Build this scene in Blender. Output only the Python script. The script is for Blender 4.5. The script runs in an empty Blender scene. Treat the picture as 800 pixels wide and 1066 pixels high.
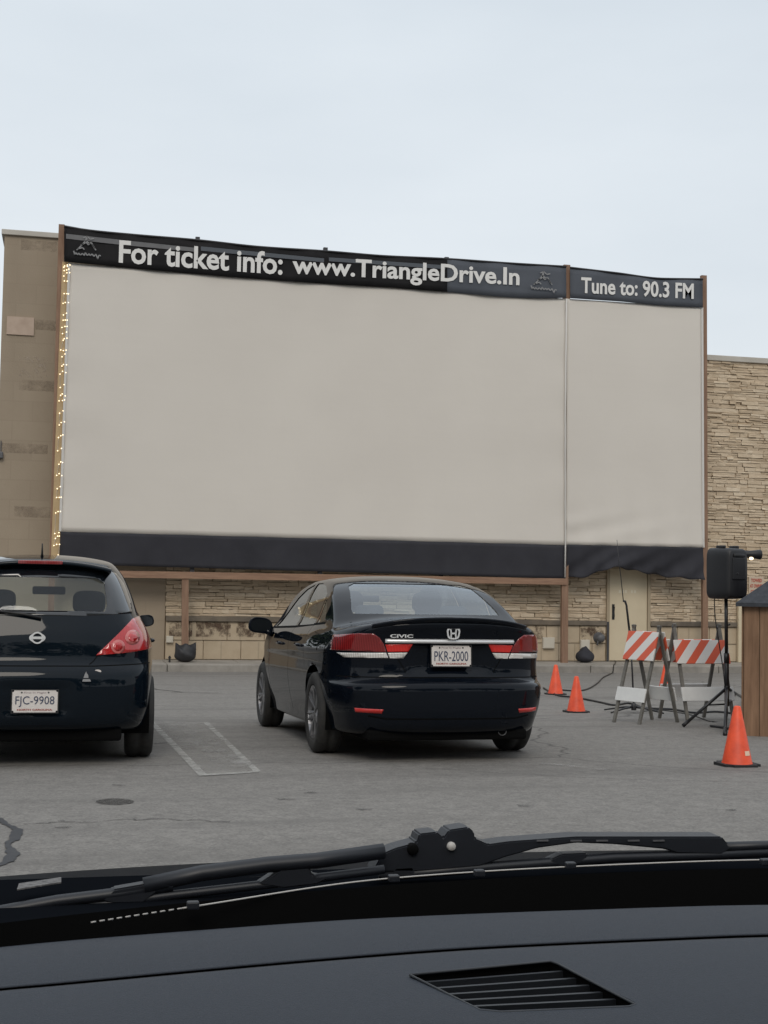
import bpy, bmesh, math, random
from mathutils import Vector, Matrix
random.seed(7)
sc = bpy.context.scene
COL = sc.collection
R = math.radians
sin, cos, pi = math.sin, math.cos, math.pi

# ------------------------------------------------------------------ camera
CAMZ = 1.2
HEAD = R(13.2)          # the lens looks a little to the right of square-on to the wall
FPX = 1400.0            # focal length in pixels of an 800x1066 frame
PITCH = math.atan(72 / FPX)
ROLL = 0.018
_f0 = Vector((sin(HEAD), cos(HEAD), 0))
_r0 = Vector((cos(HEAD), -sin(HEAD), 0))
FWD = (_f0 * cos(PITCH) + Vector((0, 0, 1)) * sin(PITCH)).normalized()
_u0 = _r0.cross(FWD).normalized()
RGT = (_r0 * cos(ROLL) + _u0 * sin(ROLL)).normalized()
UPV = RGT.cross(FWD).normalized()
CAM = Vector((0, 0, CAMZ))
cam = bpy.data.cameras.new('camera')
co = bpy.data.objects.new('camera', cam)
COL.objects.link(co)
co.matrix_world = Matrix.Translation(CAM) @ Matrix((RGT, UPV, -FWD)).transposed().to_4x4()
cam.sensor_fit = 'VERTICAL'
cam.angle = 2 * math.atan(533 / FPX)
cam.clip_start = 0.02
cam.clip_end = 2000
sc.camera = co


def ray(px, py):
    return FWD + RGT * ((px - 400) / FPX) - UPV * ((py - 533) / FPX)


def onY(px, py, Y):
    d = ray(px, py)
    return CAM + d * (Y / d.y)


def onZ(px, py, z):
    d = ray(px, py)
    return CAM + d * ((z - CAMZ) / d.z)


WALL_Y = 28.8
KERB_Y = WALL_Y - 1.6
WALK = 0.15


def gz(y):
    y = min(y, KERB_Y)
    if y < 2.93:
        return 0.0
    if y < 7.93:
        return -.0313 * (y - 2.93) ** 2 / 10
    return .17 - .0313 * y


def onG(px, py):
    d = ray(px, py)
    lo, hi = 1.0, 60.0
    for _ in range(60):
        m = (lo + hi) / 2
        p = CAM + d * m
        if p.z > gz(p.y):
            lo = m
        else:
            hi = m
    return CAM + d * lo


WALK_Z = gz(KERB_Y) + WALK
SLOPE = -math.atan(.0313)

# ------------------------------------------------------------------ materials


def mat(name, base=(.5, .5, .5), rough=.6, metal=0.0, spec=.5, coat=0.0, emis=None, estr=0.0):
    m = bpy.data.materials.new(name)
    m.use_nodes = True
    b = m.node_tree.nodes['Principled BSDF']
    b.inputs['Base Color'].default_value = (*base, 1)
    b.inputs['Roughness'].default_value = rough
    b.inputs['Metallic'].default_value = metal
    b.inputs['Specular IOR Level'].default_value = spec
    b.inputs['Coat Weight'].default_value = coat
    b.inputs['Coat Roughness'].default_value = .03
    if emis:
        b.inputs['Emission Color'].default_value = (*emis, 1)
        b.inputs['Emission Strength'].default_value = estr
    return m


class NT:
    def __init__(s, m):
        s.t = m.node_tree
        s.b = s.t.nodes.get('Principled BSDF')

    def n(s, ty, **kw):
        nd = s.t.nodes.new(ty)
        for k, v in kw.items():
            if k in nd.inputs.keys():
                nd.inputs[k].default_value = v
            else:
                setattr(nd, k, v)
        return nd

    def l(s, a, b):
        s.t.links.new(a, b)

    def coord(s, scale=(1, 1, 1), kind='Object', rot=(0, 0, 0)):
        tc = s.n('ShaderNodeTexCoord')
        mp = s.n('ShaderNodeMapping')
        mp.inputs['Scale'].default_value = scale
        mp.inputs['Rotation'].default_value = rot
        s.l(tc.outputs[kind], mp.inputs['Vector'])
        return mp.outputs['Vector']

    def noise(s, vec, scale, detail=4, rough=.55):
        nd = s.n('ShaderNodeTexNoise')
        nd.inputs['Scale'].default_value = scale
        nd.inputs['Detail'].default_value = detail
        nd.inputs['Roughness'].default_value = rough
        s.l(vec, nd.inputs['Vector'])
        return nd.outputs['Fac']

    def ramp(s, fac, stops):
        r = s.n('ShaderNodeValToRGB')
        el = r.color_ramp.elements
        while len(el) < len(stops):
            el.new(.5)
        for e, (p, c) in zip(el, stops):
            e.position = p
            e.color = (*c, 1) if len(c) == 3 else c
        s.l(fac, r.inputs['Fac'])
        return r.outputs['Color']

    def mix(s, fac, a, b, mode='MIX'):
        m = s.n('ShaderNodeMix', data_type='RGBA', blend_type=mode)
        for sock, v in ((m.inputs[0], fac), (m.inputs[6], a), (m.inputs[7], b)):
            if isinstance(v, (int, float)):
                sock.default_value = v
            elif isinstance(v, tuple):
                sock.default_value = (*v, 1)
            else:
                s.l(v, sock)
        return m.outputs[2]

    def bump(s, h, strength=.3, dist=.01):
        b = s.n('ShaderNodeBump')
        b.inputs['Strength'].default_value = strength
        b.inputs['Distance'].default_value = dist
        s.l(h, b.inputs['Height'])
        s.l(b.outputs['Normal'], s.b.inputs['Normal'])


def vmat(name, a, b, scale=3, rough=.7, stretch=(1, 1, 1), bump=0, bscale=40, **kw):
    """two-tone noisy material"""
    m = mat(name, a, rough, **kw)
    t = NT(m)
    v = t.coord(stretch)
    n = t.noise(v, scale, 6, .6)
    t.l(t.ramp(n, [(.3, a), (.7, b)]), t.b.inputs['Base Color'])
    if bump:
        t.bump(t.noise(v, bscale, 4), bump, .005)
    return m


M = {}
# asphalt
m = M['asphalt'] = mat('asphalt', (.12, .12, .12), .85, spec=.3)
t = NT(m)
v = t.coord()
big = t.noise(v, .22, 6, .6)
mid = t.noise(v, 1.7, 6, .65)
fine = t.noise(v, 60, 3, .7)
c = t.ramp(big, [(.3, (.185, .172, .156)), (.7, (.24, .225, .206))])
c = t.mix(.55, c, t.ramp(mid, [(.3, (.17, .158, .144)), (.75, (.25, .235, .216))]))
c = t.mix(.42, c, t.ramp(fine, [(.35, (.06, .06, .06)), (.65, (.36, .345, .32))]))
c = t.mix(.3, c, t.ramp(t.noise(v, 12, 4, .7), [(.35, (.09, .085, .08)), (.7, (.30, .285, .26))]))
sp = t.n('ShaderNodeTexVoronoi', feature='F1')
sp.inputs['Scale'].default_value = 22
t.l(v, sp.inputs['Vector'])
c = t.mix(t.ramp(sp.outputs['Distance'], [(.0, (.6, .6, .6)), (.16, (0, 0, 0))]), c, (.29, .28, .26))
v2 = t.coord((.12, 1.2, 1))
st = t.noise(v2, 1.3, 5, .6)
c = t.mix(t.ramp(st, [(.5, (0, 0, 0)), (.72, (.55, .55, .55))]), c, (.11, .104, .097))
cr = t.n('ShaderNodeTexVoronoi', feature='DISTANCE_TO_EDGE')
cr.inputs['Scale'].default_value = .17
ds = t.n('ShaderNodeVectorMath', operation='ADD')
nn = t.n('ShaderNodeTexNoise')
nn.inputs['Scale'].default_value = .8
nn.inputs['Detail'].default_value = 6
t.l(v, nn.inputs['Vector'])
t.l(v, ds.inputs[0])
t.l(nn.outputs['Color'], ds.inputs[1])
t.l(ds.outputs[0], cr.inputs['Vector'])
c = t.mix(t.ramp(cr.outputs['Distance'], [(.0, (.7, .7, .7)), (.0035, (0, 0, 0))]), c, (.05, .048, .045))
t.l(c, t.b.inputs['Base Color'])
t.bump(fine, .5, .006)
M['concrete'] = vmat('concrete', (.24, .22, .19), (.36, .33, .29), 1.5, .9, bump=.2)
M['kerb'] = vmat('kerb_concrete', (.2, .185, .165), (.34, .315, .28), 2.5, .9, bump=.2)
M['tar'] = vmat('tar', (.022, .023, .026), (.04, .04, .042), 20, .55)


def worn(name, colr, lo, hi, sc_=14):
    m = mat(name, colr, .8)
    t = NT(m)
    v = t.coord()
    n = t.noise(v, sc_, 6, .7)
    f = t.ramp(n, [(lo, (0, 0, 0)), (hi, (1, 1, 1))])
    tr = t.n('ShaderNodeBsdfTransparent')
    mx = t.n('ShaderNodeMixShader')
    t.l(f, mx.inputs[0])
    t.l(tr.outputs[0], mx.inputs[1])
    t.l(t.b.outputs[0], mx.inputs[2])
    t.l(mx.outputs[0], t.t.nodes['Material Output'].inputs['Surface'])
    return m


M['line'] = worn('worn_line_paint', (.43, .42, .39), .25, .7, 7)
M['fill'] = worn('pale_stall_fill', (.33, .315, .29), .2, .85, 3)
M['stain2'] = worn('oil_drip', (.085, .08, .074), .35, .8, 14)
M['grime'] = worn('dark_grime', (.125, .118, .11), .40, 1.0, 1.2)
M['line2'] = worn('very_worn_line_paint', (.36, .35, .33), .45, .75, 4)
M['stain'] = worn('oil_stain', (.05, .045, .04), .35, .6, 30)

# building
m = M['stone'] = mat('ledge_stone', (.4, .32, .2), .9)
t = NT(m)
g = t.n('ShaderNodeNewGeometry')
c = t.ramp(g.outputs['Random Per Island'], [(0, (.46, .35, .24)), (.35, (.56, .445, .32)), (.7, (.66, .535, .39)), (1, (.80, .69, .54))])
v = t.coord((1, 1, 2.5))
c = t.mix(.55, c, t.ramp(t.noise(v, 9, 6, .7), [(.3, (.46, .36, .25)), (.7, (.72, .60, .45))]))
c = t.mix(t.ramp(t.noise(t.coord(), .5, 4), [(.4, (0, 0, 0)), (.7, (.35, .35, .35))]), c, (.46, .34, .21))
t.l(c, t.b.inputs['Base Color'])
t.bump(t.noise(v, 22, 6, .7), .8, .02)
M['mortar'] = vmat('mortar_brown', (.24, .18, .12), (.32, .25, .17), 6, .95)  # noisy brown mortar; backs the stones and block joints, lines the booth


def blocks(name, c1, c2, mort, bw, rh, off=.5, nscale=1.2, msize=.012):
    m = mat(name, c1, .9)
    t = NT(m)
    v = t.coord((1, 1, 1), rot=(R(-90), 0, 0))
    br = t.n('ShaderNodeTexBrick')
    br.offset = off
    br.inputs['Scale'].default_value = 1
    br.inputs['Brick Width'].default_value = bw
    br.inputs['Row Height'].default_value = rh
    br.inputs['Mortar Size'].default_value = msize
    br.inputs['Mortar Smooth'].default_value = .4
    br.inputs['Bias'].default_value = -.3
    br.inputs['Color1'].default_value = (*c1, 1)
    br.inputs['Color2'].default_value = (*c2, 1)
    br.inputs['Mortar'].default_value = (*mort, 1)
    tc = t.n('ShaderNodeTexCoord')
    cx = t.n('ShaderNodeSeparateXYZ')
    cb = t.n('ShaderNodeCombineXYZ')
    t.l(tc.outputs['Object'], cx.inputs[0])
    t.l(cx.outputs['X'], cb.inputs['X'])
    t.l(cx.outputs['Z'], cb.inputs['Y'])
    t.l(cb.outputs[0], br.inputs['Vector'])
    vv = t.coord()
    n = t.noise(vv, nscale, 6, .65)
    c = t.mix(.5, br.outputs['Color'], t.ramp(n, [(.3, c1), (.7, c2)]))
    n2 = t.noise(t.coord((1.2, 1, .12)), 1.4, 4)
    c = t.mix(t.ramp(n2, [(.5, (0, 0, 0)), (.8, (.3, .3, .3))]), c, tuple(x * .72 for x in c1))
    t.l(c, t.b.inputs['Base Color'])
    t.bump(t.noise(vv, 30, 5, .6), .35, .01)
    return m


M['block'] = blocks('painted_block', (.31, .25, .185), (.36, .295, .22), (.285, .23, .17), .81, .41, .5, 1.2, .014)
M['split'] = blocks('split_face_block', (.42, .335, .235), (.56, .465, .34), (.26, .21, .15), .8, .4, .5, 3, .02)
M['coping'] = vmat('coping_metal', (.42, .39, .34), (.5, .47, .42), 2, .6)
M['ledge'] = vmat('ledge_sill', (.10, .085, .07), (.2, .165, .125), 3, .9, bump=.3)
M['patch'] = vmat('pale_patch', (.42, .32, .25), (.52, .41, .33), 4, .9)
M['rust'] = worn('rust_stain', (.09, .055, .035), .45, .65, 5)
M['darkpatch'] = worn('faded_block_stain', (.285, .225, .165), .4, .9, 3)
M['palepatch'] = worn('chalky_scuff', (.46, .39, .31), .5, .72, 6)
M['door'] = vmat('cream_door_paint', (.56, .47, .33), (.62, .53, .38), 2, .6)
M['doorframe'] = mat('door_frame_paint', (.36, .29, .2), .6)
M['wood'] = vmat('brown_timber', (.19, .11, .07), (.29, .18, .12), 5, .8, (4, 4, .4), .3, 30)
M['woodh'] = vmat('brown_timber_beam', (.20, .115, .075), (.33, .2, .13), 5, .8, (.4, 4, 4), .3, 30)
M['osb'] = vmat('tan_board', (.42, .30, .165), (.50, .37, .21), 4, .8, (3, 3, .7), .2, 30)
M['darkcap'] = mat('dark_post_cap', (.045, .045, .05), .6)
# screen fabrics
m = M['screen'] = mat('screen_cloth', (.66, .635, .59), .85, spec=.1)
t = NT(m)
v = t.coord((1, 1, 1))
n = t.noise(v, .35, 5, .5)
c = t.ramp(n, [(.25, (.62, .58, .53)), (.75, (.68, .64, .585))])
w = t.noise(t.coord((.25, 1, 5)), 2.2, 3)
c = t.mix(.05, c, t.ramp(w, [(.4, (.62, .58, .53)), (.6, (.69, .65, .595))]))
t.l(c, t.b.inputs['Base Color'])
t.bump(t.noise(t.coord((.7, 1, .6)), .9, 4), .35, .06)
M['skirt'] = vmat('navy_skirt_cloth', (.018, .018, .024), (.030, .030, .038), 1.5, .85, bump=.2, bscale=5)
M['banner_black'] = vmat('black_banner_vinyl', (.008, .008, .009), (.02, .019, .02), 1.2, .7, spec=.15)
M['banner_grey'] = vmat('slate_banner_vinyl', (.072, .08, .095), (.10, .11, .13), 1.2, .7, spec=.2)
M['strip'] = vmat('banner_strip', (.10, .10, .105), (.15, .15, .155), 2, .6)
M['strip2'] = mat('banner_strip_dim', (.07, .08, .095), .6)
M['letter'] = mat('banner_lettering', (.72, .71, .69), .7)
M['emblem'] = mat('banner_emblem', (.26, .26, .265), .6)
M['white'] = vmat('white_paint', (.62, .62, .61), (.72, .72, .7), 6, .6)
M['faint'] = mat('faint_white_paint', (.66, .60, .48), .7)
M['cord'] = mat('white_cord', (.6, .58, .55), .7)
# cars
M['paint_sedan'] = mat('black_car_paint', (.004, .006, .010), .16, spec=.0, coat=.9)
M['paint_hatch'] = mat('blue_black_car_paint', (.004, .0075, .012), .16, spec=.0, coat=.9)
for k_ in ('paint_sedan', 'paint_hatch'):
    M[k_].node_tree.nodes['Principled BSDF'].inputs['Coat IOR'].default_value = 1.34
M['paint_own'] = mat('dark_hood_paint', (.008, .009, .011), .6, spec=.03)
M['trim'] = mat('black_trim', (.012, .012, .013), .5)
M['rubber'] = vmat('tyre_rubber', (.016, .016, .016), (.036, .034, .031), 20, .8)
M['chrome'] = mat('chrome', (.85, .85, .85), .28, 1.0)
M['badge'] = mat('badge_chrome', (.8, .8, .8), .35, .6)
M['rim'] = mat('alloy_rim', (.22, .22, .23), .35, .9)
M['seat'] = vmat('grey_seat_cloth', (.035, .038, .042), (.05, .053, .057), 8, .9)
M['interior'] = mat('car_interior', (.03, .032, .035), .8)
M['plate'] = vmat('plate_white', (.60, .55, .52), (.66, .62, .58), 20, .5)
M['plate_ink'] = mat('plate_ink', (.03, .045, .09), .5)
M['plate_red'] = mat('plate_red_ink', (.30, .045, .03), .5)
M['plate_blue'] = mat('plate_faint_ink', (.32, .24, .26), .5)
M['glassblk'] = mat('black_glass_border', (.006, .008, .011), .08, coat=1.0)
M['lamp_pale'] = mat('pale_red_lens', (.50, .12, .11), .15, coat=1.0)
M['mirrorglass'] = mat('dark_mirror_glass', (.03, .035, .04), .05, .6)
M['reflector'] = mat('red_reflector', (.5, .02, .015), .2, coat=.6)


def lamp_mat(name, a, b, glow=0):
    m = mat(name, a, .12, coat=1.0)
    t = NT(m)
    wv = t.n('ShaderNodeTexWave')
    wv.inputs['Scale'].default_value = 28
    wv.inputs['Distortion'].default_value = 1
    t.l(t.coord((1, 1, .3)), wv.inputs['Vector'])
    t.l(t.ramp(wv.outputs['Fac'], [(.2, a), (.8, b)]), t.b.inputs['Base Color'])
    if glow:
        t.b.inputs['Emission Color'].default_value = (1, .02, .01, 1)
        t.b.inputs['Emission Strength'].default_value = glow
    return m


M['lamp_dark'] = lamp_mat('dark_red_lens', (.16, .008, .01), (.27, .02, .02))
M['lamp_red'] = lamp_mat('red_lens', (.50, .012, .010), (.68, .03, .022), .05)
M['lamp_hatch'] = lamp_mat('deep_red_lens', (.34, .010, .012), (.46, .018, .018), .02)
M['lamp_clear'] = lamp_mat('clear_lens', (.5, .48, .45), (.8, .78, .74))


def glass_mat(name, tint, gloss=.1, rough=.02):
    m = mat(name)
    t = NT(m)
    t.t.nodes.remove(t.b)
    tr = t.n('ShaderNodeBsdfTransparent', Color=(*tint, 1))
    gl = t.n('ShaderNodeBsdfGlossy', Roughness=rough)
    gl.inputs['Color'].default_value = (.9, .95, 1, 1)
    lw = t.n('ShaderNodeLayerWeight')
    lw.inputs['Blend'].default_value = .5
    pw = t.n('ShaderNodeMath', operation='POWER')
    pw.inputs[1].default_value = 4.5
    t.l(lw.outputs['Facing'], pw.inputs[0])
    mth = t.n('ShaderNodeMath', operation='ADD', use_clamp=True)
    mth.inputs[1].default_value = gloss + .045
    t.l(pw.outputs[0], mth.inputs[0])
    mx = t.n('ShaderNodeMixShader')
    t.l(mth.outputs[0], mx.inputs[0])
    t.l(tr.outputs[0], mx.inputs[1])
    t.l(gl.outputs[0], mx.inputs[2])
    t.l(mx.outputs[0], t.t.nodes['Material Output'].inputs['Surface'])
    return m


M['glass'] = glass_mat('car_glass', (.82, .88, .88), .0)
M['glass_rear'] = glass_mat('sloping_rear_glass', (.70, .78, .80), .09)
M['glass_dark'] = glass_mat('dark_car_glass', (.22, .25, .26), .0)
m = M['clear'] = mat('clear_windscreen')
t = NT(m)
t.t.nodes.remove(t.b)
tr = t.n('ShaderNodeBsdfTransparent', Color=(.96, .97, .97, 1))
t.l(tr.outputs[0], t.t.nodes['Material Output'].inputs['Surface'])
# street things
M['orange'] = vmat('cone_orange', (.60, .06, .02), (.9, .10, .03), 9, .5)
M['cone_base'] = mat('cone_rubber_base', (.014, .014, .015), .7)
M['sticker'] = mat('cone_sticker', (.75, .55, .4), .6)
m = M['stripes'] = mat('striped_board', (.7, .7, .7), .45)
t = NT(m)
tc = t.n('ShaderNodeTexCoord')
sx = t.n('ShaderNodeSeparateXYZ')
t.l(tc.outputs['Object'], sx.inputs[0])
ad = t.n('ShaderNodeMath', operation='SUBTRACT')
ml = t.n('ShaderNodeMath', operation='MULTIPLY')
ml.inputs[1].default_value = .85
t.l(sx.outputs['Z'], ml.inputs[0])
t.l(sx.outputs['X'], ad.inputs[0])
t.l(ml.outputs[0], ad.inputs[1])
sc2 = t.n('ShaderNodeMath', operation='MULTIPLY')
sc2.inputs[1].default_value = 4.4
t.l(ad.outputs[0], sc2.inputs[0])
fr = t.n('ShaderNodeMath', operation='FRACT')
t.l(sc2.outputs[0], fr.inputs[0])
gt = t.n('ShaderNodeMath', operation='GREATER_THAN')
gt.inputs[1].default_value = .52
t.l(fr.outputs[0], gt.inputs[0])
t.l(t.mix(gt.outputs[0], (.66, .64, .61), (.62, .10, .045)), t.b.inputs['Base Color'])
M['legmetal'] = vmat('weathered_grey_timber', (.10, .095, .085), (.18, .17, .15), 12, .8)
M['blackp'] = mat('black_plastic', (.012, .012, .014), .5)
M['blackm'] = mat('black_metal', (.02, .02, .022), .4)
M['grey'] = mat('grey_plastic', (.10, .10, .105), .5)
M['lamp_on'] = mat('lit_lamp', (1, .9, .7), emis=(1, .78, .5), estr=3)
M['bulb'] = mat('warm_bulb', (1, .85, .6), emis=(1, .80, .5), estr=2.2)
M['shedwood'] = vmat('shed_cedar_boards', (.15, .08, .042), (.29, .17, .10), 4, .75, (5, 5, .45), .3, 25)
M['shingle'] = vmat('blue_black_shingle', (.02, .023, .03), (.045, .05, .06), 20, .8, bump=.6, bscale=30)
M['paper'] = mat('pale_cover_plate', (.56, .52, .44), .7)
M['bag'] = vmat('black_sack', (.015, .015, .018), (.03, .03, .033), 6, .6)
M['redink'] = mat('red_sign_ink', (.42, .10, .07), .6)
M['signface'] = mat('sign_face', (.52, .42, .32), .6)
# own interior
M['dash'] = vmat('dash_plastic', (.0085, .0135, .0235), (.013, .0195, .0315), 300, .62, bump=.25, bscale=900)
M['dash2'] = vmat('dash_pad', (.0105, .0165, .0275), (.0155, .0225, .0355), 300, .62, bump=.25, bscale=900)
M['seam'] = mat('dash_seam', (.008, .008, .01), .8)
M['slat'] = mat('grille_slat', (.022, .025, .03), .5)
M['black'] = mat('matte_black', (.003, .003, .003), .9, spec=.1)
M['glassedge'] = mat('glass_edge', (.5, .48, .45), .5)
M['cowl'] = mat('cowl_plastic', (.006, .007, .009), .9, spec=.0)
M['wiper'] = mat('wiper_black', (.014, .016, .021), .45)
M['sticker_refl'] = vmat('sticker_reflection', (.04, .04, .04), (.2, .19, .185), 260, .7)  # mottled grey painted as the sticker's reflection
M['leaf'] = vmat('added_tree_leaf', (.03, .05, .02), (.07, .10, .035), 3, .7)
M['bark'] = vmat('tree_bark', (.08, .06, .045), (.14, .11, .085), 8, .9)

# ------------------------------------------------------------------ mesh helpers


def link(name, bm, material, parent=None, smooth=False, loc=None):
    me = bpy.data.meshes.new(name)
    bm.normal_update()
    bm.to_mesh(me)
    bm.free()
    for mm in (material if isinstance(material, (list, tuple)) else [material]):
        me.materials.append(M[mm] if isinstance(mm, str) else mm)
    if smooth:
        for p in me.polygons:
            p.use_smooth = True
    o = bpy.data.objects.new(name, me)
    COL.objects.link(o)
    if parent:
        o.parent = parent
    if loc is not None:
        o.location = loc
    return o


def tag(o, label=None, cat=None, group=None, kind=None):
    if label:
        o['label'] = label
    if cat:
        o['category'] = cat
    if group:
        o['group'] = group
    if kind:
        o['kind'] = kind
    return o


def empty(name, loc, rz=0, rx=0):
    o = bpy.data.objects.new(name, None)
    o.empty_display_size = .2
    COL.objects.link(o)
    o.location = loc
    o.rotation_euler = (rx, 0, rz)
    return o


def box(bm, x0, x1, y0, y1, z0, z1, bev=0, mx=None):
    r = bmesh.ops.create_cube(bm, size=1)
    vs = r['verts']
    for v_ in vs:
        v_.co = Vector(((x0 + x1) / 2 + v_.co.x * (x1 - x0), (y0 + y1) / 2 + v_.co.y * (y1 - y0), (z0 + z1) / 2 + v_.co.z * (z1 - z0)))
    if bev:
        es = list({e for v_ in vs for e in v_.link_edges})
        r2 = bmesh.ops.bevel(bm, geom=es, offset=bev, segments=2, affect='EDGES', profile=.5)
        vs = r2['verts']
    if mx is not None:
        for v_ in set(vs):
            v_.co = mx @ v_.co
    return vs


def tube(bm, pts, r, seg=8, cap=True, flat=1.0):
    """tube along a polyline; r number or list"""
    pts = [Vector(p) for p in pts]
    rs = r if isinstance(r, (list, tuple)) else [r] * len(pts)
    rings = []
    up = None
    for i, p in enumerate(pts):
        d = (pts[min(i + 1, len(pts) - 1)] - pts[max(i - 1, 0)]).normalized()
        if up is None:
            up = Vector((0, 0, 1)) if abs(d.z) < .9 else Vector((0, 1, 0))
        s = d.cross(up)
        if s.length < 1e-5:
            s = d.cross(Vector((1, 0, 0)))
        s.normalize()
        u = s.cross(d).normalized()
        rings.append([bm.verts.new(p + s * cos(2 * pi * k / seg) * rs[i] + u * sin(2 * pi * k / seg) * rs[i] * flat) for k in range(seg)])
    for a, b in zip(rings, rings[1:]):
        for k in range(seg):
            bm.faces.new((a[k], a[(k + 1) % seg], b[(k + 1) % seg], b[k]))
    if cap:
        bm.faces.new(rings[0][::-1])
        bm.faces.new(rings[-1])


def bar(bm, a, b, w, h, side=None):
    """rectangular bar from a to b, width w along side, thickness h"""
    a, b = Vector(a), Vector(b)
    d = (b - a).normalized()
    s = Vector(side) if side else d.cross(Vector((0, 1, 0)))
    s = (s - d * s.dot(d)).normalized()
    u = s.cross(d).normalized()
    vs = [bm.verts.new(p + s * i * w / 2 + u * j * h / 2) for p in (a, b) for i, j in ((-1, -1), (1, -1), (1, 1), (-1, 1))]
    for f in ((3, 2, 1, 0), (4, 5, 6, 7), (0, 1, 5, 4), (1, 2, 6, 5), (2, 3, 7, 6), (3, 0, 4, 7)):
        bm.faces.new([vs[i] for i in f])


def prism(bm, pts, vec):
    """extrude planar polygon (3D points) by vec"""
    vec = Vector(vec)
    a = [bm.verts.new(Vector(p)) for p in pts]
    b = [bm.verts.new(Vector(p) + vec) for p in pts]
    n = len(pts)
    bm.faces.new(a)
    bm.faces.new(b[::-1])
    for i in range(n):
        bm.faces.new((a[i], b[i], b[(i + 1) % n], a[(i + 1) % n]))
    bmesh.ops.recalc_face_normals(bm, faces=bm.faces[:])


def lathe(bm, prof, seg=32, mx=None):
    rings = []
    for r_, z in prof:
        ring = []
        for k in range(seg):
            p = Vector((r_ * cos(2 * pi * k / seg), r_ * sin(2 * pi * k / seg), z))
            ring.append(bm.verts.new(mx @ p if mx is not None else p))
        rings.append(ring)
    for a, b in zip(rings, rings[1:]):
        for k in range(seg):
            bm.faces.new((a[k], a[(k + 1) % seg], b[(k + 1) % seg], b[k]))
    return rings


def sheet(bm, quad_fn, nu, nv):
    g = [[bm.verts.new(quad_fn(i / nu, j / nv)) for i in range(nu + 1)] for j in range(nv + 1)]
    for j in range(nv):
        for i in range(nu):
            bm.faces.new((g[j][i], g[j][i + 1], g[j + 1][i + 1], g[j + 1][i]))
    return g


def textmesh(name, body, size, material, parent=None, offset=0.0, extrude=.002, align='CENTER', spacing=1.0, wscale=1.0):
    cu = bpy.data.curves.new(name, 'FONT')
    cu.body = body
    cu.size = size
    cu.align_x = align
    cu.align_y = 'CENTER'
    cu.offset = offset
    cu.extrude = extrude
    cu.space_character = spacing
    cu.resolution_u = 3
    tmp = bpy.data.objects.new(name, cu)
    COL.objects.link(tmp)
    dg = bpy.context.evaluated_depsgraph_get()
    me = bpy.data.meshes.new_from_object(tmp.evaluated_get(dg))
    bpy.data.objects.remove(tmp)
    me.materials.clear()
    me.materials.append(M[material])
    o = bpy.data.objects.new(name, me)
    COL.objects.link(o)
    if parent:
        o.parent = parent
    return o


def stand_text(o, loc, width=None, height=None, mx=None, shear=None):
    """text lies in XY: bake to stand in XZ plane facing -Y, scaled to width/height, at loc (centre)"""
    me = o.data
    xs = [v_.co.x for v_ in me.vertices]
    ys = [v_.co.y for v_ in me.vertices]
    cx, cy = (min(xs) + max(xs)) / 2, (min(ys) + max(ys)) / 2
    sx = width / (max(xs) - min(xs)) if width else 1
    sy = height / (max(ys) - min(ys)) if height else sx
    if not width:
        sx = sy
    for v_ in me.vertices:
        x, y, z = v_.co
        v_.co = ((x - cx) * sx, -z, (y - cy) * sy)
        if shear:
            v_.co.z += shear * v_.co.x
    o.location = loc
    return o


def interp(tab, x):
    """smooth (monotone-ish Catmull) interpolation through a table"""
    if x <= tab[0][0]:
        return tab[0][1]
    if x >= tab[-1][0]:
        return tab[-1][1]
    for i in range(len(tab) - 1):
        if tab[i][0] <= x <= tab[i + 1][0]:
            break
    x0, y0 = tab[i]
    x1, y1 = tab[i + 1]
    h = x1 - x0

    def slope(j):
        if j <= 0 or j >= len(tab) - 1:
            k = 0 if j <= 0 else len(tab) - 2
            return (tab[k + 1][1] - tab[k][1]) / (tab[k + 1][0] - tab[k][0])
        a = (tab[j][1] - tab[j - 1][1]) / (tab[j][0] - tab[j - 1][0])
        b = (tab[j + 1][1] - tab[j][1]) / (tab[j + 1][0] - tab[j][0])
        return 0 if a * b <= 0 else 2 * a * b / (a + b)
    u = (x - x0) / h
    m0, m1 = slope(i) * h, slope(i + 1) * h
    return (2 * u ** 3 - 3 * u ** 2 + 1) * y0 + (u ** 3 - 2 * u ** 2 + u) * m0 + (-2 * u ** 3 + 3 * u ** 2) * y1 + (u ** 3 - u ** 2) * m1


def resample(pts, n):
    """arc-length resample of a 2D polyline, with Catmull smoothing"""
    P = [pts[0]] + list(pts) + [pts[-1]]
    dense = []
    for i in range(1, len(P) - 2):
        p0, p1, p2, p3 = (Vector(P[i - 1]), Vector(P[i]), Vector(P[i + 1]), Vector(P[i + 2]))
        for s in range(12):
            u = s / 12
            dense.append(.5 * ((2 * p1) + (p2 - p0) * u + (2 * p0 - 5 * p1 + 4 * p2 - p3) * u * u + (3 * p1 - p0 - 3 * p2 + p3) * u ** 3))
    dense.append(Vector(P[-1]))
    L = [0]
    for a, b in zip(dense, dense[1:]):
        L.append(L[-1] + (b - a).length)
    out = []
    j = 0
    for k in range(n + 1):
        tL = L[-1] * k / n
        while j < len(L) - 2 and L[j + 1] < tL:
            j += 1
        u = (tL - L[j]) / max(L[j + 1] - L[j], 1e-9)
        out.append(dense[j].lerp(dense[j + 1], min(max(u, 0), 1)))
    return out


# ------------------------------------------------------------------ car shell


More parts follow.
